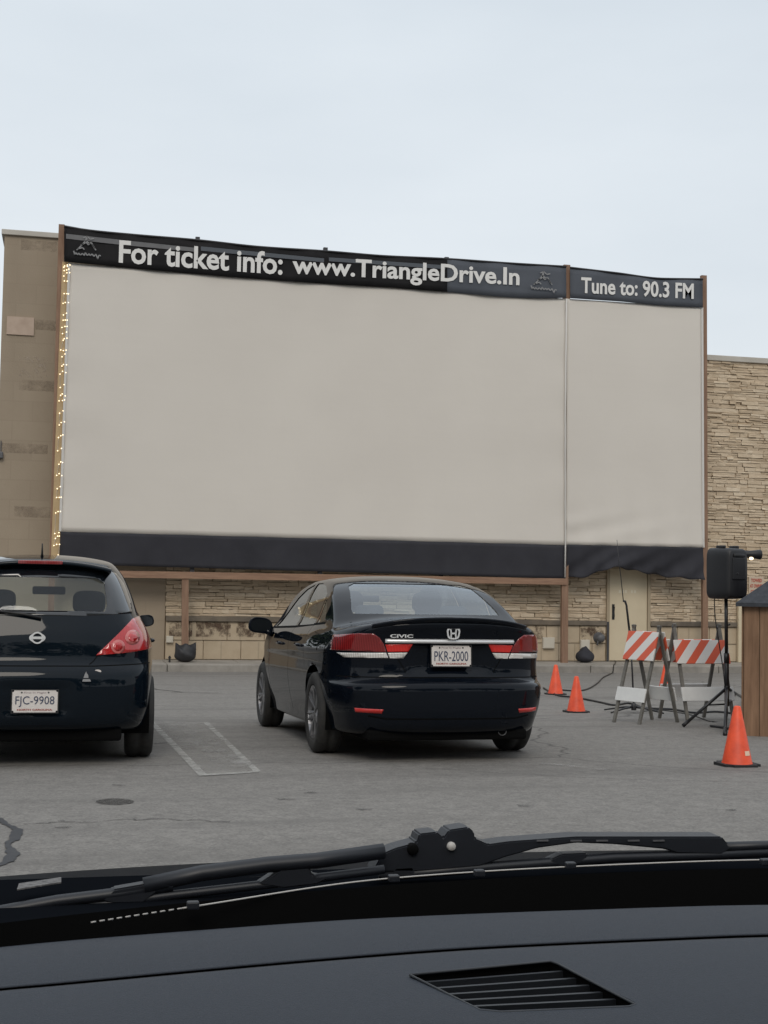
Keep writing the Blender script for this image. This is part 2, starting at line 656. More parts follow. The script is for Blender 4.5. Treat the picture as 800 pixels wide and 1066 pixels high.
def car_shell(sp, I=18, J=150, K=46):
    """closed body shell from plan, section and profile curves. y runs forward from the rear bumper."""
    rp = resample(sp['rear'], K)       # (y,z) bottom to top
    fp = resample(sp['front'], K)
    bowr = sp['bow']                   # (u, y) u = x/edge, rear plan
    bowf = sp.get('bowf', [(0, 0), (.5, .05), (.8, .18), (1, .38)])
    plan = sp['plan']                  # distance from rear skin -> half width
    planf = sp['planf']                # distance from front skin -> half width
    sec = sp['sec']                    # z -> offset
    crown = sp['crown']                # y -> drop at edge
    top = sp['top']
    gs = [sp['gs'](j / J) if 'gs' in sp else j / J for j in range(J + 1)]

    def ytop(j, u, k):
        ya = rp[k].x + interp(bowr, u)
        yb = fp[k].x - interp(bowf, u)
        return ya + (yb - ya) * gs[j]

    def zlev(j, k, y):
        f = (rp[k].y - rp[0].y) / (rp[K].y - rp[0].y)
        ff = (fp[k].y - fp[0].y) / (fp[K].y - fp[0].y)
        # near ends follow the skin profile, in between blend
        g = gs[j]
        f = f * (1 - g) + ff * g
        zb = rp[0].y * (1 - g) + fp[0].y * g
        zt = interp(top, ytop(j, 1, K)) - interp(crown, ytop(j, 1, K))
        return zb + (zt - zb) * f

    def width(y, z, k):
        a = interp(plan, y - rp[k].x)
        b = interp(planf, fp[k].x - y)
        return max(min(a, b) + interp(sec, z), .05)
    bm = bmesh.new()
    V = {}

    def get(key, p):
        if key not in V:
            V[key] = bm.verts.new(p)
        return V[key]
    side = {}
    for j in range(J + 1):
        for k in range(K + 1):
            y = ytop(j, 1, k)
            z = zlev(j, k, y)
            side[j, k] = (width(y, z, k), y, z)
    rng = range(-I, I + 1)
    # all surface verts keyed by lattice index
    for j in range(J + 1):
        for k in range(K + 1):
            w_, y, z = side[j, k]
            for s in (-1, 1):
                get((s * I, j, k), Vector((s * w_, y, z)))
    for i in rng:
        if abs(i) == I:
            continue
        u = abs(i) / I
        for k in range(K + 1):
            for j in (0, J):
                w_, y, z = side[j, k]
                yy = ytop(j, u, k)
                zz = z
                if k == K or True:
                    ze = interp(top, ytop(j, u, K)) - interp(crown, ytop(j, u, K)) * u ** 2.5
                    ze0 = side[j, K][2]
                    zb = side[j, 0][2]
                    zz = zb + (z - zb) * (ze - zb) / max(ze0 - zb, 1e-6)
                get((i, j, k), Vector((w_ * i / I, yy, zz)))
        for j in range(1, J):
            for k in (0, K):
                w_, y, z = side[j, k]
                yy = ytop(j, u, k)
                zz = z if k == 0 else interp(top, yy) - interp(crown, yy) * u ** 2.5
                get((i, j, k), Vector((w_ * i / I, yy, zz)))

    def quad(a, b, c_, d):
        bm.faces.new((V[a], V[b], V[c_], V[d]))
    for i in range(-I, I):
        for k in range(K):
            quad((i, 0, k), (i + 1, 0, k), (i + 1, 0, k + 1), (i, 0, k + 1))
            quad((i, J, k), (i, J, k + 1), (i + 1, J, k + 1), (i + 1, J, k))
        for j in range(J):
            quad((i, j, K), (i + 1, j, K), (i + 1, j + 1, K), (i, j + 1, K))
            quad((i, j, 0), (i, j + 1, 0), (i + 1, j + 1, 0), (i + 1, j, 0))
    for j in range(J):
        for k in range(K):
            quad((I, j, k), (I, j + 1, k), (I, j + 1, k + 1), (I, j, k + 1))
            quad((-I, j, k), (-I, j, k + 1), (-I, j + 1, k + 1), (-I, j + 1, k))
    for _ in range(sp.get('smooth', 4)):
        bmesh.ops.smooth_vert(bm, verts=bm.verts[:], factor=.5, use_axis_x=True, use_axis_y=True, use_axis_z=True)
    bmesh.ops.recalc_face_normals(bm, faces=bm.faces[:])
    return bm


def inpoly(p, poly):
    x, y = p
    r = False
    n = len(poly)
    for i in range(n):
        x0, y0 = poly[i]
        x1, y1 = poly[(i + 1) % n]
        if (y0 > y) != (y1 > y) and x < (x1 - x0) * (y - y0) / (y1 - y0) + x0:
            r = not r
    return r


AX = {'y': (0, 2), 'x': (1, 2), 'z': (0, 1)}


def cut(bm, poly, axis, filt, marg=.05):
    """cut the outline of poly (seen along axis) into the mesh; return faces inside"""
    a, b = AX[axis]
    for i in range(len(poly)):
        p, q = poly[i], poly[(i + 1) % len(poly)]
        x0, x1 = min(p[0], q[0]) - marg, max(p[0], q[0]) + marg
        z0, z1 = min(p[1], q[1]) - marg, max(p[1], q[1]) + marg
        fs = []
        for f in bm.faces:
            c_ = f.calc_center_median()
            if x0 < c_[a] < x1 and z0 < c_[b] < z1 and filt(c_):
                fs.append(f)
        if not fs:
            continue
        pc = Vector((0, 0, 0))
        pc[a], pc[b] = p
        no = Vector((0, 0, 0))
        no[a], no[b] = -(q[1] - p[1]), q[0] - p[0]
        if no.length < 1e-9:
            continue
        es = {e for f in fs for e in f.edges}
        vs = {v_ for f in fs for v_ in f.verts}
        bmesh.ops.bisect_plane(bm, geom=fs + list(es) + list(vs), dist=1e-5, plane_co=pc, plane_no=no.normalized())
    out = []
    for f in bm.faces:
        c_ = f.calc_center_median()
        if filt(c_) and inpoly((c_[a], c_[b]), poly):
            out.append(f)
    return out


def lift(bm, faces, push=0.0, thick=0.0, keep=False):
    """take faces out of bm as a new bmesh, pushed along the normal"""
    nb = bmesh.new()
    mp = {}
    bm.normal_update()
    for f in faces:
        vs = []
        for v_ in f.verts:
            if v_ not in mp:
                mp[v_] = nb.verts.new(v_.co + v_.normal * push)
            vs.append(mp[v_])
        try:
            nb.faces.new(vs)
        except ValueError:
            pass
    nb.normal_update()
    if thick:
        edges = [e for e in nb.edges if e.is_boundary]
        r = bmesh.ops.extrude_edge_only(nb, edges=edges)
        nvs = [g for g in r['geom'] if isinstance(g, bmesh.types.BMVert)]
        inv = {}
        for v_ in nvs:
            # neighbour on the original border
            for e in v_.link_edges:
                o_ = e.other_vert(v_)
                if o_ not in nvs:
                    inv[v_] = o_.normal.copy()
        for v_ in nvs:
            v_.co -= inv.get(v_, Vector((0, 0, 0))) * thick
    if not keep:
        bmesh.ops.delete(bm, geom=faces, context='FACES')
    return nb


def stroke(pts, w, closed=False):
    """2D polyline -> list of thin quads (as polygons)"""
    out = []
    n = len(pts)
    for i in range(n if closed else n - 1):
        p, q = Vector(pts[i]), Vector(pts[(i + 1) % n])
        d = (q - p).normalized()
        s = Vector((-d.y, d.x)) * w / 2
        out.append([tuple(p - s), tuple(q - s), tuple(q + s), tuple(p + s)])
    return out


def paint(bm, polys, axis, filt, idx):
    for pl in polys:
        for f in cut(bm, pl, axis, filt, .04):
            f.material_index = idx


def circle(cx, cy, r, n=28, a0=0, a1=2 * pi):
    return [(cx + r * cos(a0 + (a1 - a0) * k / n), cy + r * sin(a0 + (a1 - a0) * k / n)) for k in range(n)]


def mirror(poly):
    return [(-x, z) for x, z in poly][::-1]


def make_wheel(parent, loc, rad, w, sgn, spokes=7, rimr=None):
    rimr = rimr or rad * .66
    o = empty('wheel', loc)
    o.parent = parent
    mx = Matrix.Rotation(pi / 2 * sgn, 4, 'Y')   # local z -> outward x
    bm = bmesh.new()
    h = w / 2
    lathe(bm, [(rimr, -h * .9), (rad - .03, -h), (rad - .008, -h * .85), (rad, -h * .6), (rad, -.02), (rad - .006, -.015), (rad - .006, .015), (rad, .02), (rad, h * .6), (rad - .008, h * .85), (rad - .03, h), (rimr + .012, h * .96), (rimr, h * .85), (rimr - .004, -h * .9)], 44, mx)
    link('tyre', bm, 'rubber', o, True)
    bm = bmesh.new()
    lathe(bm, [(rimr, h * .9), (rimr - .012, h * .92), (rimr - .02, h * .6), (rimr - .03, -h * .8), (0.0001, -h * .8)], 44, mx)
    for k in range(spokes):
        for dd in (-.11, .11):
            a = 2 * pi * k / spokes
            p0 = mx @ Vector((.05 * cos(a), .05 * sin(a), h * .62))
            p1 = mx @ Vector(((rimr - .01) * cos(a + dd), (rimr - .01) * sin(a + dd), h * .78))
            bar(bm, p0, p1, .028, .03, side=(0, -sin(a) * 1.0, cos(a) * 1.0) if False else None)
    lathe(bm, [(.07, h * .5), (.065, h * .7), (.03, h * .78), (.0001, h * .78)], 20, mx)
    link('rim', bm, 'rim', o, False)
    return o


def plate(parent, loc, text, tilt=0):
    """licence plate, centre loc, facing -y"""
    o = empty('licence_plate', loc, 0, tilt)
    o.parent = parent
    bm = bmesh.new()
    box(bm, -.1525, .1525, -.002, .003, -.076, .076, 0)
    es = [e for e in bm.edges if abs((e.verts[0].co - e.verts[1].co).y) > .004]
    bmesh.ops.bevel(bm, geom=es, offset=.012, segments=3, affect='EDGES')
    link('plate_panel', bm, 'plate', o)
    tx = textmesh('plate_number', text, .1, 'plate_ink', o, offset=.0, extrude=.0008)
    stand_text(tx, (0, -.0035, -.002), .262, .074)
    tx = textmesh('plate_motto', 'NORTH CAROLINA', .02, 'plate_red', o, offset=.0006, extrude=.0006)
    stand_text(tx, (0, -.0032, -.058), .235, .013)
    tx = textmesh('plate_motto', 'First in Flight', .02, 'plate_blue', o, extrude=.0006)
    stand_text(tx, (0, -.0032, .058), .15, .014)
    bm = bmesh.new()
    for x in (-.09, .09):
        lathe(bm, [(.0001, .004), (.006, .004), (.006, -.001)], 10, Matrix.Translation((x, 0, .06)) @ Matrix.Rotation(pi / 2, 4, 'X'))
    link('bolts', bm, 'trim', o).name = 'plate_bolt'
    # frame
    bm = bmesh.new()
    for (x0, x1, z0, z1) in ((-.16, .16, .076, .083), (-.16, .16, -.083, -.076), (-.16, -.1525, -.0765, .0765), (.1525, .16, -.0765, .0765)):
        box(bm, x0, x1, -.004, .004, z0, z1)
    link('plate_frame', bm, 'trim', o)
    return o


def make_seat(parent, x, y, z0=.35, zt=1.0, hr=True):
    s = empty('seat', (x, y, 0))
    s.parent = parent
    bm = bmesh.new()
    box(bm, -.25, .25, 0, .5, z0 - .1, z0 + .06, .04)
    link('seat_cushion', bm, 'seat', s, True)
    bm = bmesh.new()
    mx = Matrix.Translation((0, -.02, z0)) @ Matrix.Rotation(R(14), 4, 'X')
    box(bm, -.23, .23, -.06, .06, 0, zt - z0, .05, mx)
    link('seat_back', bm, 'seat', s, True)
    if hr:
        bm = bmesh.new()
        mx = Matrix.Translation((0, -.02, z0)) @ Matrix.Rotation(R(14), 4, 'X')
        bmesh.ops.create_uvsphere(bm, u_segments=18, v_segments=12, radius=1)
        for v_ in bm.verts:
            c_ = v_.co
            c_ = Vector([math.copysign(abs(t_) ** .6, t_) for t_ in c_])
            v_.co = mx @ Vector((c_.x * .135, c_.y * .05, (zt - z0) + .11 + c_.z * .095))
        link('headrest', bm, 'seat', s, True)
    return s


def add_mirror(parent, x, y, z, sgn, paintm, k=1.0):
    """door mirror"""
    bm = bmesh.new()
    bmesh.ops.create_uvsphere(bm, u_segments=20, v_segments=12, radius=1)
    for v_ in bm.verts:
        c_ = Vector([math.copysign(abs(t_) ** .7, t_) for t_ in v_.co])
        yy = c_.y * .09
        if c_.y < -.2:
            yy = -.2 * .09
        v_.co = Vector((c_.x * .115 * (1 - .1 * c_.z), yy, c_.z * .075 + .01 * c_.x * sgn))
    tube(bm, [(-.05 * sgn, 0, -.05), (-.12 * sgn, .02, -.085)], [.03, .028], 8)
    o = link('door_mirror', bm, paintm, parent, True, (x, y, z))
    bm = bmesh.new()
    bmesh.ops.create_circle(bm, cap_ends=True, segments=20, radius=1)
    for v_ in bm.verts:
        c_ = v_.co
        v_.co = Vector((math.copysign(abs(c_.x) ** .7, c_.x) * .095, -.021, math.copysign(abs(c_.y) ** .7, c_.y) * .058))
    link('mirror_glass', bm, 'mirrorglass', o)
    o.scale = (k, k, k)
    return o


def common_parts(root, bm, sp, paintm, glassm='glass'):
    """wheel arches, wheels, liners"""
    for wy in sp['wheels']:
        fs = cut(bm, circle(wy, sp['wr'] + .01, sp['wr'] + .045, 30), 'x', lambda c_: abs(c_.x) > .52, .05)
        bmesh.ops.delete(bm, geom=fs, context='FACES')
    for wy in sp['wheels']:
        for s in (-1, 1):
            b2 = bmesh.new()
            rr = sp['wr'] + .045
            arc = [(wy + rr * cos(a), sp['wr'] + .01 + rr * sin(a)) for a in [pi * k / 20 - .35 + .035 * k for k in range(21)]]
            for (p, q) in zip(arc, arc[1:]):
                xo, xi = s * (sp['track'] + .10), s * .5
                xo = s * (sp['track'] + .06)
                b2.faces.new([b2.verts.new(Vector(t_)) for t_ in ((xi, p[0], p[1]), (xi, q[0], q[1]), (xo, q[0], q[1]), (xo, p[0], p[1]))])
            b2.faces.new([b2.verts.new(Vector((s * .5, p[0], p[1]))) for p in arc])
            link('wheel_arch', b2, 'black', root)
            make_wheel(root, (s * sp['track'], wy, sp['wr']), sp['wr'], .2, s, sp.get('spokes', 7))


def finish_body(root, bm, mats):
    o = link('body', bm, mats, root, True)
    return o

# ================================================================== SETTING
bm = bmesh.new()
ys = [-250, -60, -20, -5, 0, 2.93] + [2.93 + .5 * k for k in range(1, 11)] + [10, 14, 18, 22, 25, KERB_Y]
prev = None
for y in ys:
    row = [bm.verts.new((x, y, gz(y))) for x in (-250, -60, -20, -8, 0, 8, 20, 60, 250)]
    if prev:
        for a, b, c_, d in zip(prev, prev[1:], row[1:], row):
            bm.faces.new((a, b, c_, d))
    prev = row
zk = gz(KERB_Y)
row = [bm.verts.new((x, 400, zk)) for x in (-250, -60, -20, -8, 0, 8, 20, 60, 250)]
for a, b, c_, d in zip(prev, prev[1:], row[1:], row):
    bm.faces.new((a, b, c_, d))
tag(link('parking_lot', bm, 'asphalt'), kind='structure')

# kerb and pavement strip in slabs
bm = bmesh.new()
x = -16.0
while x < 34:
    L = 3.0
    box(bm, x + .006, x + L - .006, KERB_Y, KERB_Y + .16, zk - .1, zk + WALK, .02)
    x += L
tag(link('kerb', bm, 'kerb'), kind='structure')
bm = bmesh.new()
x = -16.0
while x < 34:
    box(bm, x + .005, x + 1.5 - .005, KERB_Y + .165, WALL_Y + .4, zk - .1, zk + WALK - .004, .006)
    x += 1.5
tag(link('pavement', bm, 'concrete'), kind='structure')


def ground_poly(name, pix_or_pts, material, dz=.004, world=False, kind='structure'):
    bm = bmesh.new()
    for poly in pix_or_pts:
        vs = []
        for p in poly:
            q = Vector((p[0], p[1], 0)) if world else onG(*p)
            vs.append(bm.verts.new((q.x, q.y, gz(q.y) + dz)))
        f = bm.faces.new(vs)
        f.normal_update()
        if f.normal.z < 0:
            f.normal_flip()
    return tag(link(name, bm, material), kind=kind)


def gline(a, b, w, n=14):
    """painted strip between ground pixels"""
    A, B = onG(*a), onG(*b)
    d = (B - A)
    s = Vector((-d.y, d.x, 0)).normalized() * w / 2
    out = []
    for k in range(n):
        p, q = A + d * k / n, A + d * (k + 1) / n
        out.append([(p + s)[:2], (q + s)[:2], (q - s)[:2], (p - s)[:2]])
    return out


ground_poly('parking_line', gline((157, 751), (212, 808), .06) + gline((214, 752), (268, 803.5), .05), 'line', world=True)
ground_poly('parking_line', gline((211, 807.5), (270, 804), .085), 'line', .006, True)
ground_poly('stall_fill', [[(157, 751), (214, 752), (268, 803.5), (211, 807.5)]], 'fill', .002)
rs_ = random.Random(12)
for k_ in range(16):
    cx_, cy_ = rs_.uniform(20, 780), rs_.uniform(795, 868)
    if k_ % 2:
        cx_, cy_ = rs_.uniform(150, 760), rs_.uniform(705, 800)
    c0_ = onG(cx_, cy_)
    r0_ = rs_.uniform(.015, .06)
    ground_poly('oil_spot', [[(c0_.x + r0_ * (1 + .3 * sin(3 * a + k_)) * cos(a), c0_.y + r0_ * (1 + .3 * cos(2 * a + k_)) * sin(a)) for a in [2 * pi * j / 18 for j in range(18)]]], 'stain2', .0035, True)
ground_poly('parking_line', gline((186, 752), (238, 802), .12) + gline((214, 770), (262, 803), .12), 'line2', .005, True)
ground_poly('parking_line', gline((562, 795), (634, 802), .11), 'line2', .005, True)
ground_poly('parking_line', gline((150, 718), (262, 722), .05), 'line2', .005, True)
a_ = [onG(120 + 20 * cos(t_), 835 + 3.3 * sin(t_)) for t_ in [2 * pi * k / 20 for k in range(20)]]
ground_poly('oil_stain', [[(p.x, p.y) for p in a_]], 'stain', .004, True)
# tar-sealed crack at the left, traced on the ground
tarL = [(-6, 851), (4, 857), (12, 861), (17, 863), (13, 874), (4, 879), (9, 887), (16, 880), (24, 887), (14, 896), (6, 899), (-6, 906)]
tarp = [onG(*p) for p in [(-30, 846), (-6, 851), (6, 858), (19, 864), (15, 874), (7, 880), (14, 889), (10, 897), (-4, 903), (-30, 915)]]
bm = bmesh.new()
cen = []
for p, q in zip(tarp, tarp[1:]):
    for k in range(6):
        cen.append(p.lerp(q, k / 6) + Vector((random.uniform(-.006, .006), random.uniform(-.01, .01), 0)))
prev = None
for i, p in enumerate(cen[:-1]):
    d = (cen[i + 1] - cen[max(i - 1, 0)])
    s = Vector((-d.y, d.x, 0)).normalized() * (.022 + .008 * sin(i * .37) + random.uniform(-.003, .003))
    cur = (bm.verts.new((p.x + s.x, p.y + s.y, gz(p.y) + .004)), bm.verts.new((p.x - s.x, p.y - s.y, gz(p.y) + .004)))
    if prev:
        bm.faces.new((prev[0], prev[1], cur[1], cur[0]))
    prev = cur
tag(link('sealed_crack', bm, 'tar'), kind='structure')


def crack(pix, w=.012):
    out = []
    P = [onG(*p) for p in pix]
    C = []
    for p, q in zip(P, P[1:]):
        for k in range(8):
            C.append(p.lerp(q, k / 8) + Vector((random.uniform(-.03, .03), random.uniform(-.03, .03), 0)))
    C.append(P[-1])
    for p, q in zip(C, C[1:]):
        d = q - p
        s = Vector((-d.y, d.x, 0)).normalized() * w / 2
        out.append([(p + s)[:2], (q + s)[:2], (q - s)[:2], (p - s)[:2]])
    return out


ground_poly('crack', crack([(22, 858), (90, 856), (160, 853), (240, 856)], .012), 'stain', .004, True)
ground_poly('crack', crack([(150, 716), (190, 721), (232, 722)], .03), 'tar', .004, True)
ground_poly('crack', crack([(440, 800), (540, 806), (650, 812), (800, 815)], .008), 'stain', .004, True)

# ------------------------------------------------------------------ building
Yw = WALL_Y


def wx(px, py, Y=Yw):
    return onY(px, py, Y).x


def wz(px, py, Y=Yw):
    return onY(px, py, Y).z


xL = wx(5, 247)
xT = wx(172, 640)           # smooth block meets stone
xR = 34.0
zT = wz(40, 247)
zR = wz(768, 377)
bld = empty('store_building', (xT, Yw, WALK_Z))
tag(bld, 'tan stone and painted block store building behind the big outdoor screen', 'building')
o = Vector((xT, Yw, WALK_Z))


def bpart(name, boxes, material, bev=0):
    bm = bmesh.new()
    for b_ in boxes:
        box(bm, *b_, bev)
    for v_ in bm.verts:
        v_.co -= o
    return link(name, bm, material, bld)


bpart('block_wall', [(xL, xT, Yw, Yw + 9, WALK_Z - .4, zT)], 'block')
bpart('stone_backing_wall', [(xT + .003, xR, Yw + .06, Yw + 9, WALK_Z - .4, zR)], 'mortar')
cp_ = bpart('coping', [(xL - .06, xT + .05, Yw - .06, Yw + 9, zT, zT + .11)], 'coping', .01)
bpart('coping', [(xT + .06, xR, Yw - .05, Yw + 9, zR, zR + .13)], 'coping', .01)
# ledge stones, laid one by one in courses
zl = wz(600, 650) + .04
bm = bmesh.new()
z = zl + .05
rnd = random.Random(3)
while z < zR - .05:
    h = rnd.choice([.05, .06, .07, .085, .1])
    x = xT + .01 + rnd.uniform(0, .2)
    x_prev = xT + .01
    while x_prev < 21:
        L = rnd.uniform(.12, .46)
        d = rnd.uniform(0, .045)
        hh = h - .006
        if rnd.random() < .18:
            hh = h * .55
        vs = box(bm, x_prev, min(x_prev + L - .006, 21), Yw + .02 - d, Yw + .12, z + rnd.uniform(0, .006), z + hh)
        for v_ in vs:
            v_.co += Vector((rnd.uniform(-.012, .012), rnd.uniform(-.012, .006), rnd.uniform(-.007, .007)))
        if hh < h * .7:
            vs = box(bm, x_prev, min(x_prev + L - .006, 21), Yw + .02 - rnd.uniform(0, .04), Yw + .12, z + hh + .004, z + h - .006)
        x_prev += L
    z += h
for v_ in bm.verts:
    v_.co -= o
link('stone_veneer', bm, 'stone', bld)
# water-table ledge and split-face blocks below it
dxl, dxr = wx(634, 640), wx(673, 640)
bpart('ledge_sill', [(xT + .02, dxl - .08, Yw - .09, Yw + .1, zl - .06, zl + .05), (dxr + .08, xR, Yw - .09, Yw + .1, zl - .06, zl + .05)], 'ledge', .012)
zz0 = WALK_Z
rowh = (zl - .06 - zz0) / 2
for seg_ in ((xT + .02, dxl - .08), (dxr + .08, 21)):
    bm = bmesh.new()
    for rr_ in range(2):
        x = xT + .02 - (.3 if rr_ else 0)
        while x < 21:
            a_, b_ = max(x, xT + .02, seg_[0]), min(x + .8, seg_[1])
            if b_ - a_ > .05:
                box(bm, a_ + .005, b_ - .005, Yw - .03 - rnd.uniform(0, .012), Yw + .1, zz0 + rr_ * rowh + .005, zz0 + (rr_ + 1) * rowh - .005, .012)
            x += .8
    for v_ in bm.verts:
        v_.co -= o
    link('block_facing', bm, 'split', bld)
bpart('block_joint_backing', [(xT + .02, xR, Yw + .0, Yw + .058, zz0 - .2, zl)], 'mortar')
# rust streaks under the ledge
for (a_, b_) in ((176, 200), (204, 240), (246, 275), (540, 566), (604, 632)):
    x0_, x1_ = wx(a_, 660), wx(b_, 660)
    bm = bmesh.new()
    vs = [bm.verts.new(Vector(p) - o) for p in ((x0_, Yw - .048, zl - .38), (x1_, Yw - .048, zl - .38), (x1_, Yw - .048, zl - .07), (x0_, Yw - .048, zl - .07))]
    bm.faces.new(vs)
    link('rust_streak', bm, 'rust', bld)
# faded patches on the block wall


def wallpatch(name, x0p, x1p, y0p, y1p, material, off=.004, thick=.0):
    p0 = onY(x0p, y1p, Yw)
    p1 = onY(x1p, y0p, Yw)
    bm = bmesh.new()
    if thick:
        box(bm, p0.x, p1.x, Yw - thick, Yw - .0, p0.z, p1.z)
    else:
        vs = [bm.verts.new(p) for p in ((p0.x, Yw - off, p0.z), (p1.x, Yw - off, p0.z), (p1.x, Yw - off, p1.z), (p0.x, Yw - off, p1.z))]
        bm.faces.new(vs)
    for v_ in bm.verts:
        v_.co -= o
    return link(name, bm, material, bld)


wallpatch('cover_panel', 7, 36, 331, 348, 'patch', thick=.03)
wallpatch('faded_band', 37, 62, 334, 343, 'darkpatch')
wallpatch('faded_band', 20, 60, 397, 406, 'darkpatch')
wallpatch('faded_band', 2, 50, 463, 471, 'darkpatch')
wallpatch('faded_band', 15, 55, 528, 538, 'darkpatch')
wallpatch('chalky_scuff', 20, 50, 372, 392, 'palepatch', .006)
wallpatch('faded_band', 22, 60, 252, 260, 'darkpatch')
# small fixture at the far left of the block wall
p = onY(1, 474, Yw)
bm = bmesh.new()
box(bm, -.05, .05, -.1, .0, -.07, .07, .02)
tube(bm, [(0, -.03, .05), (0, -.03, .3)], .012)
tag(link('wall_lamp', bm, 'grey', None, False, p), 'small dark fixture mounted on the smooth block wall at far left', 'wall lamp')

# door
dz1 = wz(652, 592)
dr = empty('door', (dxl - xT, 0, 0))
dr.parent = bld
bm = bmesh.new()
box(bm, 0, dxr - dxl, -.04, .02, .02, dz1 - WALK_Z, .004)
link('door_panel', bm, 'door', dr)
bm = bmesh.new()
W_ = dxr - dxl
for b_ in ((-.075, -.006, -.07, .05, 0, dz1 - WALK_Z + .07), (W_ + .006, W_ + .075, -.07, .05, 0, dz1 - WALK_Z + .07), (-.075, W_ + .075, -.072, .05, dz1 - WALK_Z + .006, dz1 - WALK_Z + .08)):
    box(bm, *b_)
link('frame', bm, 'doorframe', dr)
bm = bmesh.new()
box(bm, .06, .12, -.055, -.041, .95, 1.3, .004)
tube(bm, [(.09, -.05, 1.0), (.09, -.11, 1.02), (.09, -.11, 1.24), (.09, -.05, 1.26)], .012)
link('handle', bm, 'blackm', dr)
bm = bmesh.new()
box(bm, -.075, -.02, -.075, -.071, .0, .9)  # flat dark strip on the lower left of the frame
link('dark_strip', bm, 'darkcap', dr)
for i_ in range(6):
    if i_ != 3:
        bm = bmesh.new()
        box(bm, .22 + i_ * .075, .27 + i_ * .075, -.043, -.041, 1.56, 1.63)
        link('faded_mark', bm, 'faint', dr)

# things fixed on the wall
for k, (a_, b_, c_, d_) in enumerate(((565, 577, 663.5, 675), (604, 613.5, 666, 676), (173, 180.5, 662, 669))):
    p0, p1 = onY(a_, d_, Yw - .06), onY(b_, c_, Yw - .06)
    bm = bmesh.new()
    wd, hh = p1.x - p0.x, p1.z - p0.z
    box(bm, -wd / 2, wd / 2, -.05, .03, 0, hh, .008)
    box(bm, -wd / 2 + .015, wd / 2 - .015, -.056, -.049, .015, hh - .015, .002)
    lab = ['square pale cover box on wall between sedan and brown post', 'square pale cover box on wall just above the dark heap', 'small pale junction box on stone wall by painted block corner'][k]
    tag(link('cover_box', bm, 'paper', None, False, ((p0.x + p1.x) / 2, Yw - .06, p0.z)), lab, 'cover box', 'pale boxes low on the wall')
p = onY(624, 664, Yw - .08)
bm = bmesh.new()
lathe(bm, [(.0001, .16), (.07, .16), (.1, .1), (.105, -.02), (.13, -.03), (.13, -.05)], 20, Matrix.Rotation(pi / 2, 4, 'X'))
tube(bm, [(-.04, -.08, 0), (-.09, -.1, -.16)], .02)
tag(link('hose_connection', bm, 'grey', None, True, p), 'round dark metal pipe connection on wall beside the cream door', 'pipe fitting')
# red lettered notice right
p = onY(787.5, 610, Yw - .04)
sg = empty('notice', p)
tag(sg, 'faded red lettered notice on stone wall behind the speaker', 'sign')
bm = bmesh.new()
box(bm, -.19, .19, -.01, .012, -.22, .22, .003)
link('panel', bm, 'signface', sg)
tx = textmesh('lettering', 'TOWED', .1, 'redink', sg, offset=.004)
stand_text(tx, (0, -.014, .13), .28, .085)
tx = textmesh('lettering', 'AT OWNER', .1, 'redink', sg, offset=.004)
stand_text(tx, (0, -.014, 0), .34, .085)
tx = textmesh('lettering', 'COST', .1, 'redink', sg, offset=.004)
stand_text(tx, (-.05, -.014, -.13), .2, .07)
# pale pipe beside shed
p0 = onY(767, 690, Yw - .1)
bm = bmesh.new()
box(bm, 0, .16, -.05, .05, 0, 1.95, .01)
tag(link('downpipe', bm, 'door', None, False, (p0.x + .02, Yw - .1, WALK_Z - .004)), 'pale square downpipe on wall behind the wooden booth', 'downpipe')

# ------------------------------------------------------------------ the screen
Ys = WALL_Y - .6
scr = empty('outdoor_screen', onY(400, 680, Ys))
so = Vector(scr.location)
tag(scr, 'huge white cloth cinema screen on a brown timber frame with navy skirt', 'screen')


def P(px, py, dy=0.0):
    return onY(px, py, Ys + dy)


def lerp(a, b, u):
    return a + (b - a) * u


def cloth(name, tl, tr_, br, bl, material, nx, nz, wav, top_sag=None, bot=None, thick=.004, parent=scr, org=None, dy=0):
    org = so if org is None else org
    TL, TR, BR, BL = P(*tl), P(*tr_), P(*br), P(*bl)
    bm = bmesh.new()

    def fn(u, v_):
        t_ = TL.lerp(TR, u)
        b_ = BL.lerp(BR, u)
        if top_sag:
            t_ = t_ + Vector((0, 0, top_sag(u)))
        if bot:
            b_ = b_ + Vector((0, 0, bot(u)))
        q = t_.lerp(b_, v_)
        q.y = Ys + dy + wav(u, v_)
        return q - org
    sheet(bm, lambda u, v_: fn(u, v_), nx, nz)
    bmesh.ops.recalc_face_normals(bm, faces=bm.faces[:])
    bmesh.ops.solidify(bm, geom=bm.faces[:], thickness=thick)
    return link(name, bm, material, parent, True)


def wav_main(u, v_):
    e = .012 * sin(u * 47 + v_ * 3) * (v_ ** 4 + (1 - v_) ** 6) + .01 * sin(v_ * 31) * (math.exp(-u * 30) + math.exp(-(1 - u) * 30))
    return e + .03 * sin(u * 3.1) * sin(v_ * 3.1)


cloth('screen_cloth', (72.5, 274), (590.2, 311), (589.2, 567.5), (63, 553.5), 'screen', 120, 50, wav_main)
cloth('screen_cloth', (590.6, 311), (730.5, 320), (732, 570), (589.6, 567), 'screen', 50, 60,
      lambda u, v_: .02 * sin(u * 3.1) * sin(v_ * 3.1) + .018 * sin(v_ * 60 + u * 9) * math.exp(-((v_ - .93) / .06) ** 2) * (1 - u) + .02 * sin(u * 30) * (v_ ** 8))
cloth('skirt', (63, 553.5), (589.2, 567.5), (588.8, 602.5), (62, 587), 'skirt', 90, 10, lambda u, v_: .012 * sin(u * 40) * v_, dy=-.012)


def rb(u):
    tab = [(0, 0), (.05, -.0), (.12, .01), (.18, .075), (.33, .24), (.42, .22), (.55, .15), (.77, .055), (1, .0)]
    return interp(tab, u)


